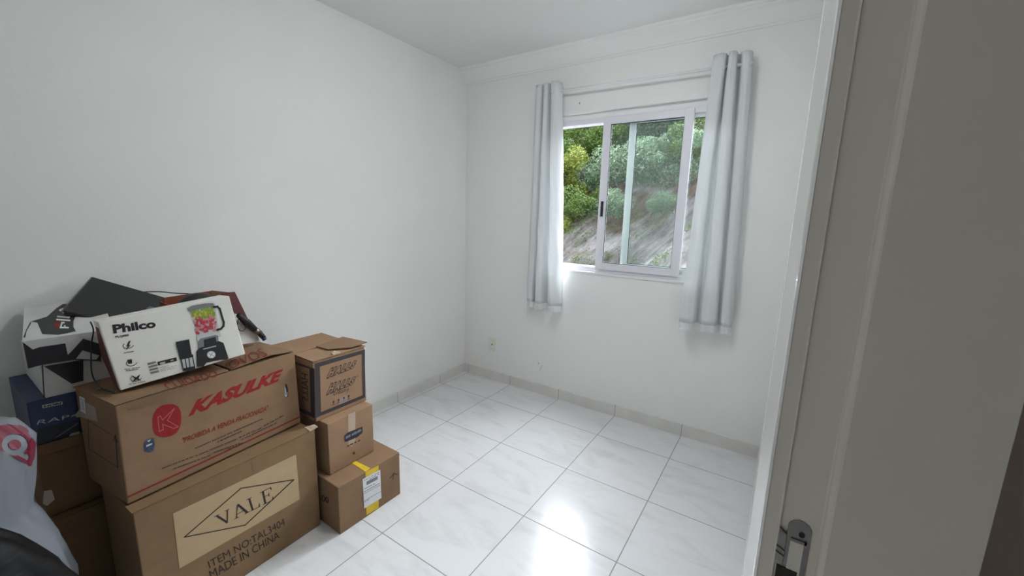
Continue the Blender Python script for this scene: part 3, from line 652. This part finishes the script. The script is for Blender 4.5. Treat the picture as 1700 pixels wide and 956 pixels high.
ic += [(p, 0) for p in scribble([(205.5, 586.4, 222.5, 583.4), (206.5, 613.5, 235, 609.5), (209, 616, 230, 613), (214.5, 638.5, 242, 633)], rnd, 1.1)]
marks('printed_icons', fP, ic, [M['fblack']], t, off=.0016)
sp_ = []
for k in range(4): sp_.append(([(244.5 + k * 1.6, 602.6 + k * 5), (258.5 + k * 1.6, 599.3 + k * 5), (259.6 + k * 1.6, 602.4 + k * 5), (245.5 + k * 1.6, 605.9 + k * 5)], 1))
sp_ += [([(261, 600.6), (292.5, 593), (294, 599), (262.5, 606.6)], 0)]
sp_ += [(p, 1) for p in scribble([(264, 610.6, 280, 607), (266, 613.4, 293, 606.8), (267, 616.2, 290, 610.8)], rnd, .7)]
sp_ += [([(265.5, 602), (274, 600), (274.6, 603), (266, 605)], 2), ([(283, 597.6), (288, 596.4), (288.4, 598.2), (283.4, 599.4)], 2)]
marks('printed_table', fP, sp_, [M['fblack'], M['grey'], M['greyl']], t, off=.0016)
G = []
def poly(pts, mi): G.append((pts, mi))
poly([(312.5, 513), (354, 505), (357, 503), (363, 548), (366, 551), (327, 557.5), (328, 554)], 3)                # jar
for k in range(150):                                                                                                       # fruit in the jar
    a = rnd.random(); b = rnd.random(); u = 318 + 9 * b + a * (36 - 3 * b); v = 517 + b * 36 - a * 8 * (1 - .3 * b)
    mi = (5 if rnd.random() < .55 else 4) if b < .35 else (rnd.choice((5, 6, 6, 7)) if b < .62 else rnd.choice((6, 6, 6, 7, 7)))
    poly(circle((u, v), rnd.uniform(1.8, 4), rnd.uniform(1.5, 3), 7, 0, 360, rnd.uniform(0, 90)), mi)
poly([(310.5, 512), (318, 507.5), (340, 503.5), (354, 503), (356, 508), (335, 511.5), (314, 517)], 1)            # lid
for a, b in zip(*(lambda c: (c, c[1:]))([(355.5, 509.5), (361, 509), (365, 513), (371.5, 535), (371, 541), (367, 545.5), (361, 547.5)])): poly(stroke(a, b, 1.7), 0)
poly([(327, 557), (365, 550), (367, 559), (327, 567)], 3)
poly([(329, 566), (333, 562), (357, 556), (362, 557), (363.5, 573), (330, 580.5)], 1)                                 # collar
poly([(338, 564), (358, 559), (360, 571), (339, 577)], 0)
poly([(326, 584), (330, 578), (363, 566), (371, 569), (379.5, 594.5), (376, 597), (365, 597.5), (343, 602), (338, 608), (327, 609.5)], 0)   # base
poly([(337, 579), (358.5, 573.5), (358.8, 575), (337.3, 580.4)], 2)
poly(circle((350.8, 588.6), 7.2, 6.2, 18), 2); poly(circle((350.8, 588.6), 5.6, 4.8, 16), 8)
for k in range(4):
    a = k * math.pi / 2 + .5; poly(stroke((350.8, 588.6), (350.8 + 4.5 * math.cos(a), 588.6 + 4 * math.sin(a)), .5), 1)
poly([(291.5, 567.6), (314, 563), (319, 592), (299, 597)], 0); poly([(298.5, 592), (320.5, 588), (321, 592.5), (299.5, 597.5)], 0)         # filter cup
poly([(301, 597), (320.5, 593), (323.5, 610), (304, 614)], 2)
for a, b in (((301, 597), (304.5, 613)), ((307.5, 596), (310, 612)), ((313.5, 594.6), (315.5, 611)), ((320, 593), (323, 609))): poly(stroke(a, b, .9), 0)
poly([(303, 611.5), (323.6, 607.5), (324.4, 612), (314, 616), (304.5, 616)], 0)
marks('printed_picture', fP, G, [M['fblack'], M['grey'], M['greyl'], M['glassp'], M['glassp'], M['lime'], M['berry'], M['pink'], M['offw']], t, off=.0016)
for i, mm in ((4, 'lemon'),): bpy.data.objects[COL.objects[-1].name].data.materials[i] = M[mm]

# ---- shoe box with black shapes
SB = boxpts(.360, -2.497, 90, .26, .345, .128, .7715)
t = thing('shoe_box', SB[0], 'white shoe box with bold black shapes and a skewed lid, on the navy box', 'box')
board_box(SB, M['whitebox'], t, bev=.002)
LT = [at(37.5, 567, 0, .385), None, None, at(41, 508.5, 0, .03)]          # lid: front left, front right, back right, back left
e = Vector((.035, .195, .003)); LT[1] = LT[0] + e; LT[2] = LT[3] + e
dn = (LT[1] - LT[0]).cross(LT[3] - LT[0]).normalized(); dn = dn if dn.z < 0 else -dn; dn = (dn + Vector((0, .10, -.3))).normalized()
sk = .078
bm = bmesh.new(); top = [bm.verts.new(p) for p in LT]; low = [bm.verts.new(p + dn * sk * (1 if i in (0, 1) else .75)) for i, p in enumerate(LT)]
bm.faces.new(top)
for i in range(4): bm.faces.new((top[i], low[i], low[(i + 1) % 4], top[(i + 1) % 4]))
bmesh.ops.recalc_face_normals(bm, faces=bm.faces)
lid = put(link('lid', bm, M['whitebox'], solid=.002), t)
fL = Face(LT[0], LT[1], LT[3]); fs = Face(LT[0], LT[1], LT[0] + dn); fB = Face(SB[0], SB[1], SB[4])
blk = [M['fblack'], M['red'], M['greyl']]
marks('printed_shapes', fL, [([(50.6, 533.8), (62, 535.4), (70, 554.6), (97, 555.8), (112, 553), (126, 549.6), (122, 543), (122, 533), (126, 523), (122, 514), (110, 504.6), (104, 504.6), (93, 512), (78, 525.4)], 0),
                              ([(88, 536.5), (99, 533.5), (97.5, 544), (92, 542)], 1)], blk, t, off=.0018)
for s_, q_ in (('F', [(101, 543.5), (100, 534.5), (113, 536), (113, 543.5)]),): pass
W_ = [M['white']]
marks('printed_name', fL, [(stroke(a, b, 1.25), 0) for a, b in (((100.5, 543.5), (103, 535.5)), ((103, 535.5), (106, 535.5)), ((100.5, 543.5), (113, 543.8)), ((107.5, 541), (108, 543)), ((94.5, 530.2), (115.5, 531.8)), ((96, 525.2), (114, 527)), ((114, 527), (118, 521.5)), ((118, 521.5), (104.5, 518)), ((104.5, 518), (99.5, 514.5)), ((99.5, 514.5), (104.5, 512.6)))], W_, t, off=.0026)
marks('printed_shapes', fL, [([(37.8, 566.8), (54, 579), (66, 576), (108.5, 569.5), (110, 590), (140, 560), (166, 571), (168, 600), (46, 600)], 0)][:0] + [([(38.5, 560), (42, 560), (44, 550), (52, 536), (50.6, 533.8), (43, 548)], 0)], blk, t, off=.0018)
marks('printed_shapes', fs, [([(37.8, 568), (54.5, 580), (66, 576), (108.5, 569.8), (112.5, 589), (118, 584), (138, 562), (168, 571.5), (168, 600), (124, 597), (68, 606), (46.5, 612)], 0), ([(126, 595.5), (137, 581.5), (165, 590), (160, 597)], 2)], blk, t, off=.0018)
marks('box_slit', fB, [([(68.8, 604), (71.2, 604), (74.6, 660), (72.6, 661)], 0)], [M['hole']], t, off=.0016)
marks('printed_shapes', fB, [([(73, 608), (138.5, 597), (138.5, 632), (119, 637)], 0)], blk, t, off=.0016)

# ---- navy box below
NV = boxpts(.360, -2.538, 90, .32, .345, .147, .6235)
t = thing('console_box', NV[0], 'dark navy game accessory box with silver lettering, under the shoe box', 'box')
board_box(NV, M['navy'], t, bev=.002)
fN = Face(NV[0], NV[1], NV[4])
marks('dark_band', fN, [([(62, 712), (133, 697), (134, 728), (63, 739.5)], 0), ([(114, 724), (118, 719.6), (132, 716), (133, 722)], 1), (stroke((92, 727), (130, 702), .5), 2)], [M['navyd'], M['greyl'], M['grey']], t, off=.0014)
text('printed_name', 'RAP4', fN, [(60.5, 705.5), (131, 691), (129.5, 687.5 - 2), (64, 697.5)], M['greyl'], t, off=.0018, spacing=1.1)
marks('name_plate', fN, [([(69.5, 672.5), (103, 666), (104.5, 671), (70.5, 677.8)], 0)], [M['greyl']], t, off=.0018)
text('maker_name', 'HORI', fN, [(73, 676.6), (101.5, 671), (101.5, 667.4), (73, 673)], M['navyd'], t, bold=.05, off=.0024)

# ---- two dark cartons below
A_ = boxpts(.372, -2.540, 90, .40, .357, .250, .372)
t = thing('cardboard_box', A_[0], 'dark brown carton under the navy box, a tape scrap near its lower edge', 'box')
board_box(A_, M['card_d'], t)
fA = Face(A_[0], A_[1], A_[4])
marks('tape_scrap', fA, [([(73, 815), (86, 813), (91, 829), (78, 840), (71, 836)], 0)], [M['tape']], t, off=.0016)
flap([A_[4] + Vector((.004, 0, -.03)), A_[5] + Vector((.004, 0, -.03)), A_[5] + Vector((.001, 0, -.004)), A_[4] + Vector((.001, 0, -.004))], M['card_d'], t, 'edge_strip', th=.002)
B_ = boxpts(.398, -2.530, 90, .40, .383, .370, 0)
t = thing('cardboard_box', B_[0], 'shadowed brown carton on the floor at the bottom of the left stack', 'box')
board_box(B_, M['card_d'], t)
flap([B_[4] + Vector((.004, 0, -.04)), B_[5] + Vector((.004, 0, -.04)), B_[5] + Vector((.001, 0, -.004)), B_[4] + Vector((.001, 0, -.004))], M['card_d'], t, 'edge_strip', th=.002)

# ---- black slab lying across the top
A0 = at(153, 459, 0, .035); B0 = at(104, 515, 0, .22); D0 = at(318, 506, 0, .24)
C0 = B0 + D0 - A0
nn = (D0 - A0).cross(B0 - A0).normalized(); nn = nn if nn.z > 0 else -nn
t = thing('laptop', B0, 'flat black laptop-like slab tilted across the shoe box behind the white appliance box', 'laptop')
def slab(P, th, name, m, bev, off=0):
    bm = bmesh.new(); hexa(bm, [p - nn * (th + off) for p in P] + [p - nn * off for p in P]); bmesh.ops.recalc_face_normals(bm, faces=bm.faces)
    return put(link(name, bm, m, bevel=bev), t)
slab([A0, B0, C0, D0], .010, 'lid_panel', M['slab'], .003)
s2_ = [p + (sum((A0, B0, C0, D0), Vector()) / 4 - p) * .015 for p in (A0, B0, C0, D0)]
slab(s2_, .012, 'base_panel', M['black'], .003, .0105)
o = put(link('edge_rim', (lambda bm: (tube(bm, [A0 - nn * .005, B0 - nn * .005], .004, 8), bm)[1])(bmesh.new()), M['slabr'], smooth=True), t)
o['label'] = 'lighter grey edge'
fT = Face(A0, B0, D0)
marks('spec_sticker', fT, [([(243, 512), (248, 508), (271, 514), (264, 520), (243, 522)], 0)], [mat('worn_silver_sticker', (.13, .14, .14), .3, noise_amt=.5, noise_scale=90)], t, off=.0006)

# ---- red-brown open box behind
t = thing('open_carton', (.42, -2.04, .812), 'open red brown carton with bent flaps behind the white appliance box', 'box')
x0, x1, y0, y1, z0, z1 = .315, .470, -2.17, -1.99, .824, 1.030
th = .004
bm = BM(((x0, y0, z0), (x1, y1, z0 + th)), ((x0, y0, z0), (x0 + th, y1, z1)), ((x0, y0, z0), (x1, y0 + th, z1)))
put(link('carton_body', bm, M['card_r']), t)
# leaning right wall and back flap measured from the photograph
flap([at(366, 560, 0, .405), at(411, 560, 0, .405), at(411, 528, 0, .405), at(390, 484.5, 0, .405), at(368, 486, 0, .405)], M['card_rt'], t, 'side_panel', th=.004)
p1, p2, p3, p4 = at(272, 494, 0, .32), at(352, 482.5, 0, .32), at(386, 486, 0, .40), at(360, 520, 0, .40)
flap([p1 + Vector((0, 0, -.06)), at(340, 530, 0, .32), p2, p1], M['card_r'], t, 'back_flap', th=.003)
flap([at(350, 500, 0, .34), at(380, 500, 0, .40), p3, p2], M['card'], t, 'corner_flap', th=.003)
# black rounded object inside the carton
bm = bmesh.new(); bmesh.ops.create_uvsphere(bm, u_segments=24, v_segments=14, radius=1)
bmesh.ops.transform(bm, matrix=Matrix.Translation((.392, -2.075, .990)) @ Matrix.Diagonal((.05, .075, .070, 1)), verts=bm.verts)
o = link('headphone_case', bm, M['slab'], smooth=True); tag(o, 'rounded black case inside the open red brown carton', 'case')
# white sheet and wand beside it
t = thing('hair_styler', at(438, 563, 0, .40), 'black hair styling wand with silver ring leaning beside the white appliance box', 'hair styler')
pa, pb, pc, pd_ = at(396, 523, 0, .46), at(423, 547, 0, .43), at(430, 552, 0, .43), at(438, 561, 0, .425)
for nm, P_, r_, mm in (('handle', [pa, pa + (pb - pa) * .5, pb], [.010, .0155, .0125], 'black'), ('ring', [pb, pc], [.0125, .0125], 'steel'), ('barrel', [pc, pd_], [.012, .010], 'black')):
    bm = bmesh.new(); tube(bm, P_, r_, 16); put(link(nm, bm, M[mm], smooth=True), t)
bm = bmesh.new(); c_ = [at(397, 526, 0, .47), at(394, 540, 0, .47), at(398, 548, 0, .47), at(404, 549, 0, .465), at(408, 543, 0, .46), at(406, 532, 0, .46), at(400, 526, 0, .46)]
tube(bm, smooth_pts(c_, 5), .0017, 8); put(link('cord_loop', bm, M['cable'], smooth=True), t)
bm = bmesh.new(); tube(bm, [at(436, 564, 0, .44), at(441, 561, 0, .44)], .007, 10); put(link('blue_tip', bm, mat('navy_plastic', (.01, .02, .09), .4), smooth=True), t)
o = flap([at(388, 520, 0, .43), at(396, 572, 0, .43), at(432, 567, 0, .412), at(411, 528, 0, .412)], M['whitebox'], None or thing('white_sheet', at(400, 570, 0, .455), 'white card sheet standing behind the hair styling wand', 'card'), 'card_sheet', th=.002)

# ---- cables
bm = bmesh.new()
tube(bm, smooth_pts([at(232, 485, 0, .13), at(262, 484, 0, .15), at(290, 486.5, 0, .19), at(318, 488, 0, .25), at(338, 489, 0, .31), at(352, 497, 0, .36), at(354, 506, 0, .38)], 6), .0022, 8)
tag(link('power_cable', bm, M['cable'], smooth=True), 'black cable arching from the slab into the open red brown carton', 'cable')
bm = bmesh.new()
tube(bm, smooth_pts([at(150, 534, 0, .43), at(155, 548, 0, .44), at(152, 570, 0, .45), at(151, 600, 0, .47), at(153, 622, 0, .50), at(163, 640, 0, .54), at(178, 648, 0, .57), at(192, 649, 0, .59)], 6), .0020, 8)
tube(bm, smooth_pts([at(160, 649, 0, .56), at(170, 646, 0, .57), at(184, 649, 0, .585), at(190, 652, 0, .60)], 5), .0026, 8)
tag(link('power_cable', bm, M['cable'], smooth=True), 'thin black cable hanging down left of the white appliance box onto the red lettered box', 'cable')

# ================================================================== BAGS
def bag(name, cx, levels, m, seed, amp, parent=None, creases=18, drop=0):
    'levels: (z, centre y, radius x, radius y)'
    bm = bmesh.new(); n = 120; rings = []
    L2 = []
    for (a, b) in zip(levels, levels[1:]):
        for k in range(7): L2.append(tuple(a[i] + (b[i] - a[i]) * k / 7 for i in range(4)))
    L2.append(levels[-1])
    for (z, cy, rx, ry) in L2:
        row = []
        for k in range(n):
            a = 2 * math.pi * k / n
            q = Vector((math.cos(a) * 2.2, math.sin(a) * 2.2, z * 5 + seed))
            d = 1 + amp * noise.noise(q) + amp * .5 * noise.noise(q * 2.7) + amp * .35 * math.sin(creases * a + 3 * noise.noise(Vector((a, z * 4, seed))))
            row.append(bm.verts.new((cx + rx * d * math.cos(a), cy + ry * d * math.sin(a), max(.002, z + .015 * noise.noise(q * 1.3) * (1 if z > .02 else 0)))))
        rings.append(row)
    for A, B in zip(rings, rings[1:]):
        for k in range(n): bm.faces.new((A[k], A[(k + 1) % n], B[(k + 1) % n], B[k]))
    bm.faces.new(rings[0][::-1]); bm.faces.new(rings[-1])
    bmesh.ops.recalc_face_normals(bm, faces=bm.faces)
    return link(name, bm, m, smooth=True)
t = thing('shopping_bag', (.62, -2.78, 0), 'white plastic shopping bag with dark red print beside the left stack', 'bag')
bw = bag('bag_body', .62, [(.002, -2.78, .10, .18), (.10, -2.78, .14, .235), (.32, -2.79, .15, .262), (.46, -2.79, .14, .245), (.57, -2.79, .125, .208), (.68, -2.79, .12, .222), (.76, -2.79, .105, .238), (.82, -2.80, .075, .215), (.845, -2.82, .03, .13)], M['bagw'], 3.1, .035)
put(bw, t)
# print follows the side of the bag: pushed out from the body by casting onto it
dg = bpy.context.evaluated_depsgraph_get(); dg.update()
from mathutils.bvhtree import BVHTree
bvh = BVHTree.FromPolygons([v.co.copy() for v in bw.data.vertices], [tuple(p.vertices) for p in bw.data.polygons])
def on_bag(u, v):
    d = ray(u, v).normalized(); h = bvh.ray_cast(CAM, d)
    return (h[0] - d * .003) if h[0] else None
def bag_print(name, shape_test, u0, u1, v0, v1, st, m):
    bm = bmesh.new(); nu = int((u1 - u0) / st); nv = int((v1 - v0) / st); g = {}
    for i in range(nu + 1):
        for j in range(nv + 1): g[i, j] = (u0 + i * st, v0 + j * st)
    cache = {}
    def vert(k):
        if k not in cache:
            p = on_bag(*g[k]); cache[k] = bm.verts.new(p) if p else None
        return cache[k]
    for i in range(nu):
        for j in range(nv):
            if not shape_test(u0 + (i + .5) * st, v0 + (j + .5) * st): continue
            q = [vert(k) for k in ((i, j), (i + 1, j), (i + 1, j + 1), (i, j + 1))]
            if all(q) and max((a.co - b.co).length for a in q for b in q) < .03: bm.faces.new(q)
    put(link(name, bm, m, smooth=True), t)
def inside(p, poly):
    r = False; j = len(poly) - 1
    for i in range(len(poly)):
        if (poly[i][1] > p[1]) != (poly[j][1] > p[1]) and p[0] < (poly[j][0] - poly[i][0]) * (p[1] - poly[i][1]) / (poly[j][1] - poly[i][1]) + poly[i][0]: r = not r
        j = i
    return r
redp = [(-30, 722), (-12, 711), (0, 706), (14, 704), (30, 706), (46, 718), (60, 735), (58, 757), (52, 774), (40, 767), (20, 757), (0, 746), (-15, 742), (-30, 738)]
band = [(14, 704), (30, 704), (46, 716), (60, 724), (58, 733), (46, 724), (30, 712)]
def red_test(u, v):
    if not inside((u, v), redp): return False
    d = math.hypot((u - 25) / 23, (v - 738) / 19)
    if .45 < d < .95 : return False
    if inside((u, v), [(36, 748), (50, 757), (46, 764), (30, 756)]): return False
    return True
bag_print('bag_print', red_test, -32, 66, 700, 780, .5, M['bagr'])
bag_print('bag_print', lambda u, v: inside((u, v), [(30, 704), (44, 710), (50, 718), (42, 716), (32, 709)]), 28, 52, 700, 722, .5, M['bagr'])
o = bag('garbage_bag', .92, [(.002, -2.83, .11, .20), (.08, -2.83, .15, .27), (.30, -2.83, .15, .285), (.47, -2.83, .135, .275), (.56, -2.83, .12, .250), (.64, -2.84, .10, .215), (.70, -2.85, .07, .175), (.74, -2.87, .03, .10)], M['bagk'], 9.4, .06, creases=9)
tag(o, 'shiny black garbage bag in front of the white shopping bag', 'bag')

# ================================================================== OUTSIDE
def slope_y(x, z): return 6 + z
bm = bmesh.new(); nx, nz = 110, 90; g = []
for j in range(nz + 1):
    row = []
    for i in range(nx + 1):
        x = -13 + 20 * i / nx; z = -3 + 9 * j / nz
        q = Vector((x * .5, z * .5, 0)); q2 = Vector((x * .8 - z * .9, (x + z) * .22, 3))
        d = .55 * noise.noise(q) + .28 * noise.noise(q2 * 1.6) + .10 * noise.noise(q2 * 5)
        row.append(bm.verts.new((x, 6 + z - d, z + .25 * d)))
    g.append(row)
for j in range(nz):
    for i in range(nx): bm.faces.new((g[j][i], g[j][i + 1], g[j + 1][i + 1], g[j + 1][i]))
hill = tag(link('ground', bm, M['rock'], smooth=True), kind='structure')
bm = BM(((-13, .6, -3.1), (7, 4.0, -3)))
tag(link('ground', bm, M['rock']), kind='structure')
def bush_mesh(seed, n, leaf, elong=1.0, droop=0):
    r = random.Random(seed); bm = bmesh.new()
    lobes = [(Vector((r.gauss(0, .48), r.uniform(-.4, .4), r.uniform(-.15, 1.0))), r.uniform(.16, .46)) for _ in range(20)]
    for _ in range(n):
        c, rad = r.choice(lobes); d = Vector((r.gauss(0, 1), r.gauss(0, 1), r.gauss(0, 1))).normalized()
        p = c + d * rad * r.uniform(.72, 1.05); s = leaf * r.uniform(.6, 1.3)
        a = Vector((r.gauss(0, 1), r.gauss(0, 1), r.gauss(0, .6) - droop)).normalized(); b = a.cross(d + Vector((r.gauss(0, .5), r.gauss(0, .5), r.gauss(0, .5)))).normalized()
        v = [bm.verts.new(p + q) for q in (Vector(), a * s * elong * .5 + b * s * .28, a * s * elong, a * s * elong * .5 - b * s * .28)]
        bm.faces.new(v)
    return bm
def stem_mesh(seed):
    r = random.Random(seed); bm = bmesh.new()
    for k in range(4):
        e = Vector((r.uniform(-.5, .5), r.uniform(-.3, .3), r.uniform(.6, 1.0)))
        tube(bm, smooth_pts([Vector((0, 0, -.45)), e * .5 + Vector((r.uniform(-.1, .1), 0, -.05)), e], 4), [.045 - .03 * i / 8 for i in range(9)], 6)
    return bm
kinds = {'y': ('leaf_y', 13000, .058, 1.1, 0), 'g': ('leaf_g', 14000, .058, 1.2, 0), 's': ('leaf_s', 13000, .055, 1.9, .6)}
protos = {}
words = {'y': 'yellow green leafy bush on the slope', 'g': 'dark green leafy bush on the slope', 's': 'pale grey green drooping bush on the slope'}
n_b = 0
def bush(kind, x, z, s, label, group):
    global n_b
    mname, n, leaf, el, dr = kinds[kind]
    key = (kind, n_b % 2); n_b += 1
    if key not in protos:
        a = bpy.data.meshes.new('foliage'); b = bush_mesh(hash(kind) % 7 * 0 + ord(kind) + key[1] * 13, n, leaf, el, dr); b.to_mesh(a); b.free(); a.materials.append(M[mname])
        c = bpy.data.meshes.new('stems'); b = stem_mesh(ord(kind) + 5); b.to_mesh(c); b.free(); c.materials.append(M['bark']); protos[key] = (a, c)
    r = random.Random(n_b * 17)
    e = bpy.data.objects.new('bush', None); COL.objects.link(e); e.location = (x, slope_y(x, z) - .05, z); e.scale = (s, s * .8, s); e.rotation_euler = (0, 0, r.uniform(-.5, .5))
    tag(e, label, 'bush', group)
    for nm, me in (('foliage', protos[key][0]), ('stems', protos[key][1])):
        o = bpy.data.objects.new(nm, me); COL.objects.link(o); o.parent = e
for k, x, z, s_, lb in [
    ('g', -3.9, 2.2, 1.0, 'green bush in the open window gap, between the yellow green ones'),
    ('s', -1.5, 1.95, .5, 'grey green bush low in the wide pane beside the middle mullion'),
    ('y', -3.95, 3.9, 1.05, 'bright yellow green bush at the top of the open left window gap'),
    ('g', -4.9, 2.9, 1.15, 'dark green bush at the edge of the left curtain, behind the yellow green ones'),
    ('y', -3.15, 2.55, .85, 'yellow green bush halfway down the open left window gap'),
    ('g', -3.5, 1.75, .75, 'green bush low in the open window gap beside the left curtain'),
    ('g', -2.45, 1.70, .62, 'green bush just left of the black window latch'),
    ('y', -2.85, 1.30, .42, 'small yellow green bush lowest in the open window gap above bare rock'),
    ('g', -2.75, 3.4, 1.0, 'dark green bush behind the left stile of the sliding sash, upper half'),
    ('s', -1.95, 2.75, .80, 'grey green bush in the narrow glass strip left of the middle mullion'),
    ('g', -1.75, 2.05, .42, 'small green bush over the rock in the narrow glass strip left of the middle mullion'),
    ('s', -1.15, 2.85, .85, 'pale grey green bush in the middle of the wide pane'),
    ('s', -2.2, 4.3, 1.1, 'grey green bush at the top left of the wide pane'),
    ('s', -1.0, 4.2, 1.05, 'grey green bush at the top right of the wide pane'),
    ('s', -.45, 2.95, .75, 'grey green bush at the right side of the wide pane'),
    ('s', -.30, 2.10, .34, 'small drooping bush hanging lowest over the rock in the wide pane'),
    ('g', .35, 3.2, .9, 'green bush in the last glass strip beside the right curtain'),
    ('g', .15, 4.7, 1.15, 'dark green bush at the top of the last glass strip beside the right curtain'),
    ('g', -6.4, 3.8, 1.5, 'dark green bush on the slope far left, behind the left curtain'),
    ('g', 1.9, 4.1, 1.4, 'dark green bush on the slope far right, behind the right curtain'),
    ('g', 1.15, 3.5, .95, 'green bush on the slope just behind the right curtain, lower of two'),
    ('s', 2.7, 3.2, 1.1, 'grey green bush on the slope far behind the right curtain'),
    ('g', -3.9, 5.7, 1.4, 'dark green bush on the crest of the slope to the left'),
    ('g', -1.1, 5.7, 1.4, 'dark green bush on the crest of the slope to the right')]:
    bush(k, x, z - (.45 if z < 3.7 else .3), s_ * 1.08, lb, 'bushes on the slope outside')
def weeds():
    r = random.Random(999); bm = bmesh.new()
    spots = [(-2.3, 1.0), (-1.95, .85), (-2.1, 1.15), (-1.3, 1.25), (-1.2, .45), (-.75, .40), (.1, .55), (-.05, .42), (-.15, 1.6), (-.3, 1.45), (-1.6, .35), (-2.5, 1.25), (.45, 1.3), (-.9, 1.5), (-1.9, .4), (-1.5, 1.6), (-.6, 1.1), (-2.7, .8)]
    for x, z in spots:
        q = Vector((x * .5, z * .5, 0)); q2 = Vector((x * .8 - z * .9, (x + z) * .22, 3))
        for _ in range(110):
            dx = r.gauss(0, .14); dz = r.gauss(0, .09) + dx * r.choice((.5, 1))
            X = x + dx; Z = z + dz
            d_ = .55 * noise.noise(Vector((X * .5, Z * .5, 0))) + .28 * noise.noise(Vector((X * .8 - Z * .9, (X + Z) * .22, 3)) * 1.6) + .10 * noise.noise(Vector((X * .8 - Z * .9, (X + Z) * .22, 3)) * 5)
            p = Vector((X, 6 + Z - d_ - .01, Z + .25 * d_))
            d = Vector((r.gauss(0, .6), r.gauss(0, .5) - .5, r.uniform(.1, 1))).normalized() * r.uniform(.03, .08); b = d.cross(Vector((r.gauss(0, 1), r.gauss(0, 1), 0))).normalized() * .010
            bm.faces.new([bm.verts.new(v) for v in (p, p + d * .5 + b, p + d, p + d * .5 - b)])
    tag(link('weeds', bm, M['leaf_g']), 'scattered small green weeds on the grey rock slope outside', 'weeds', kind='stuff')
weeds()
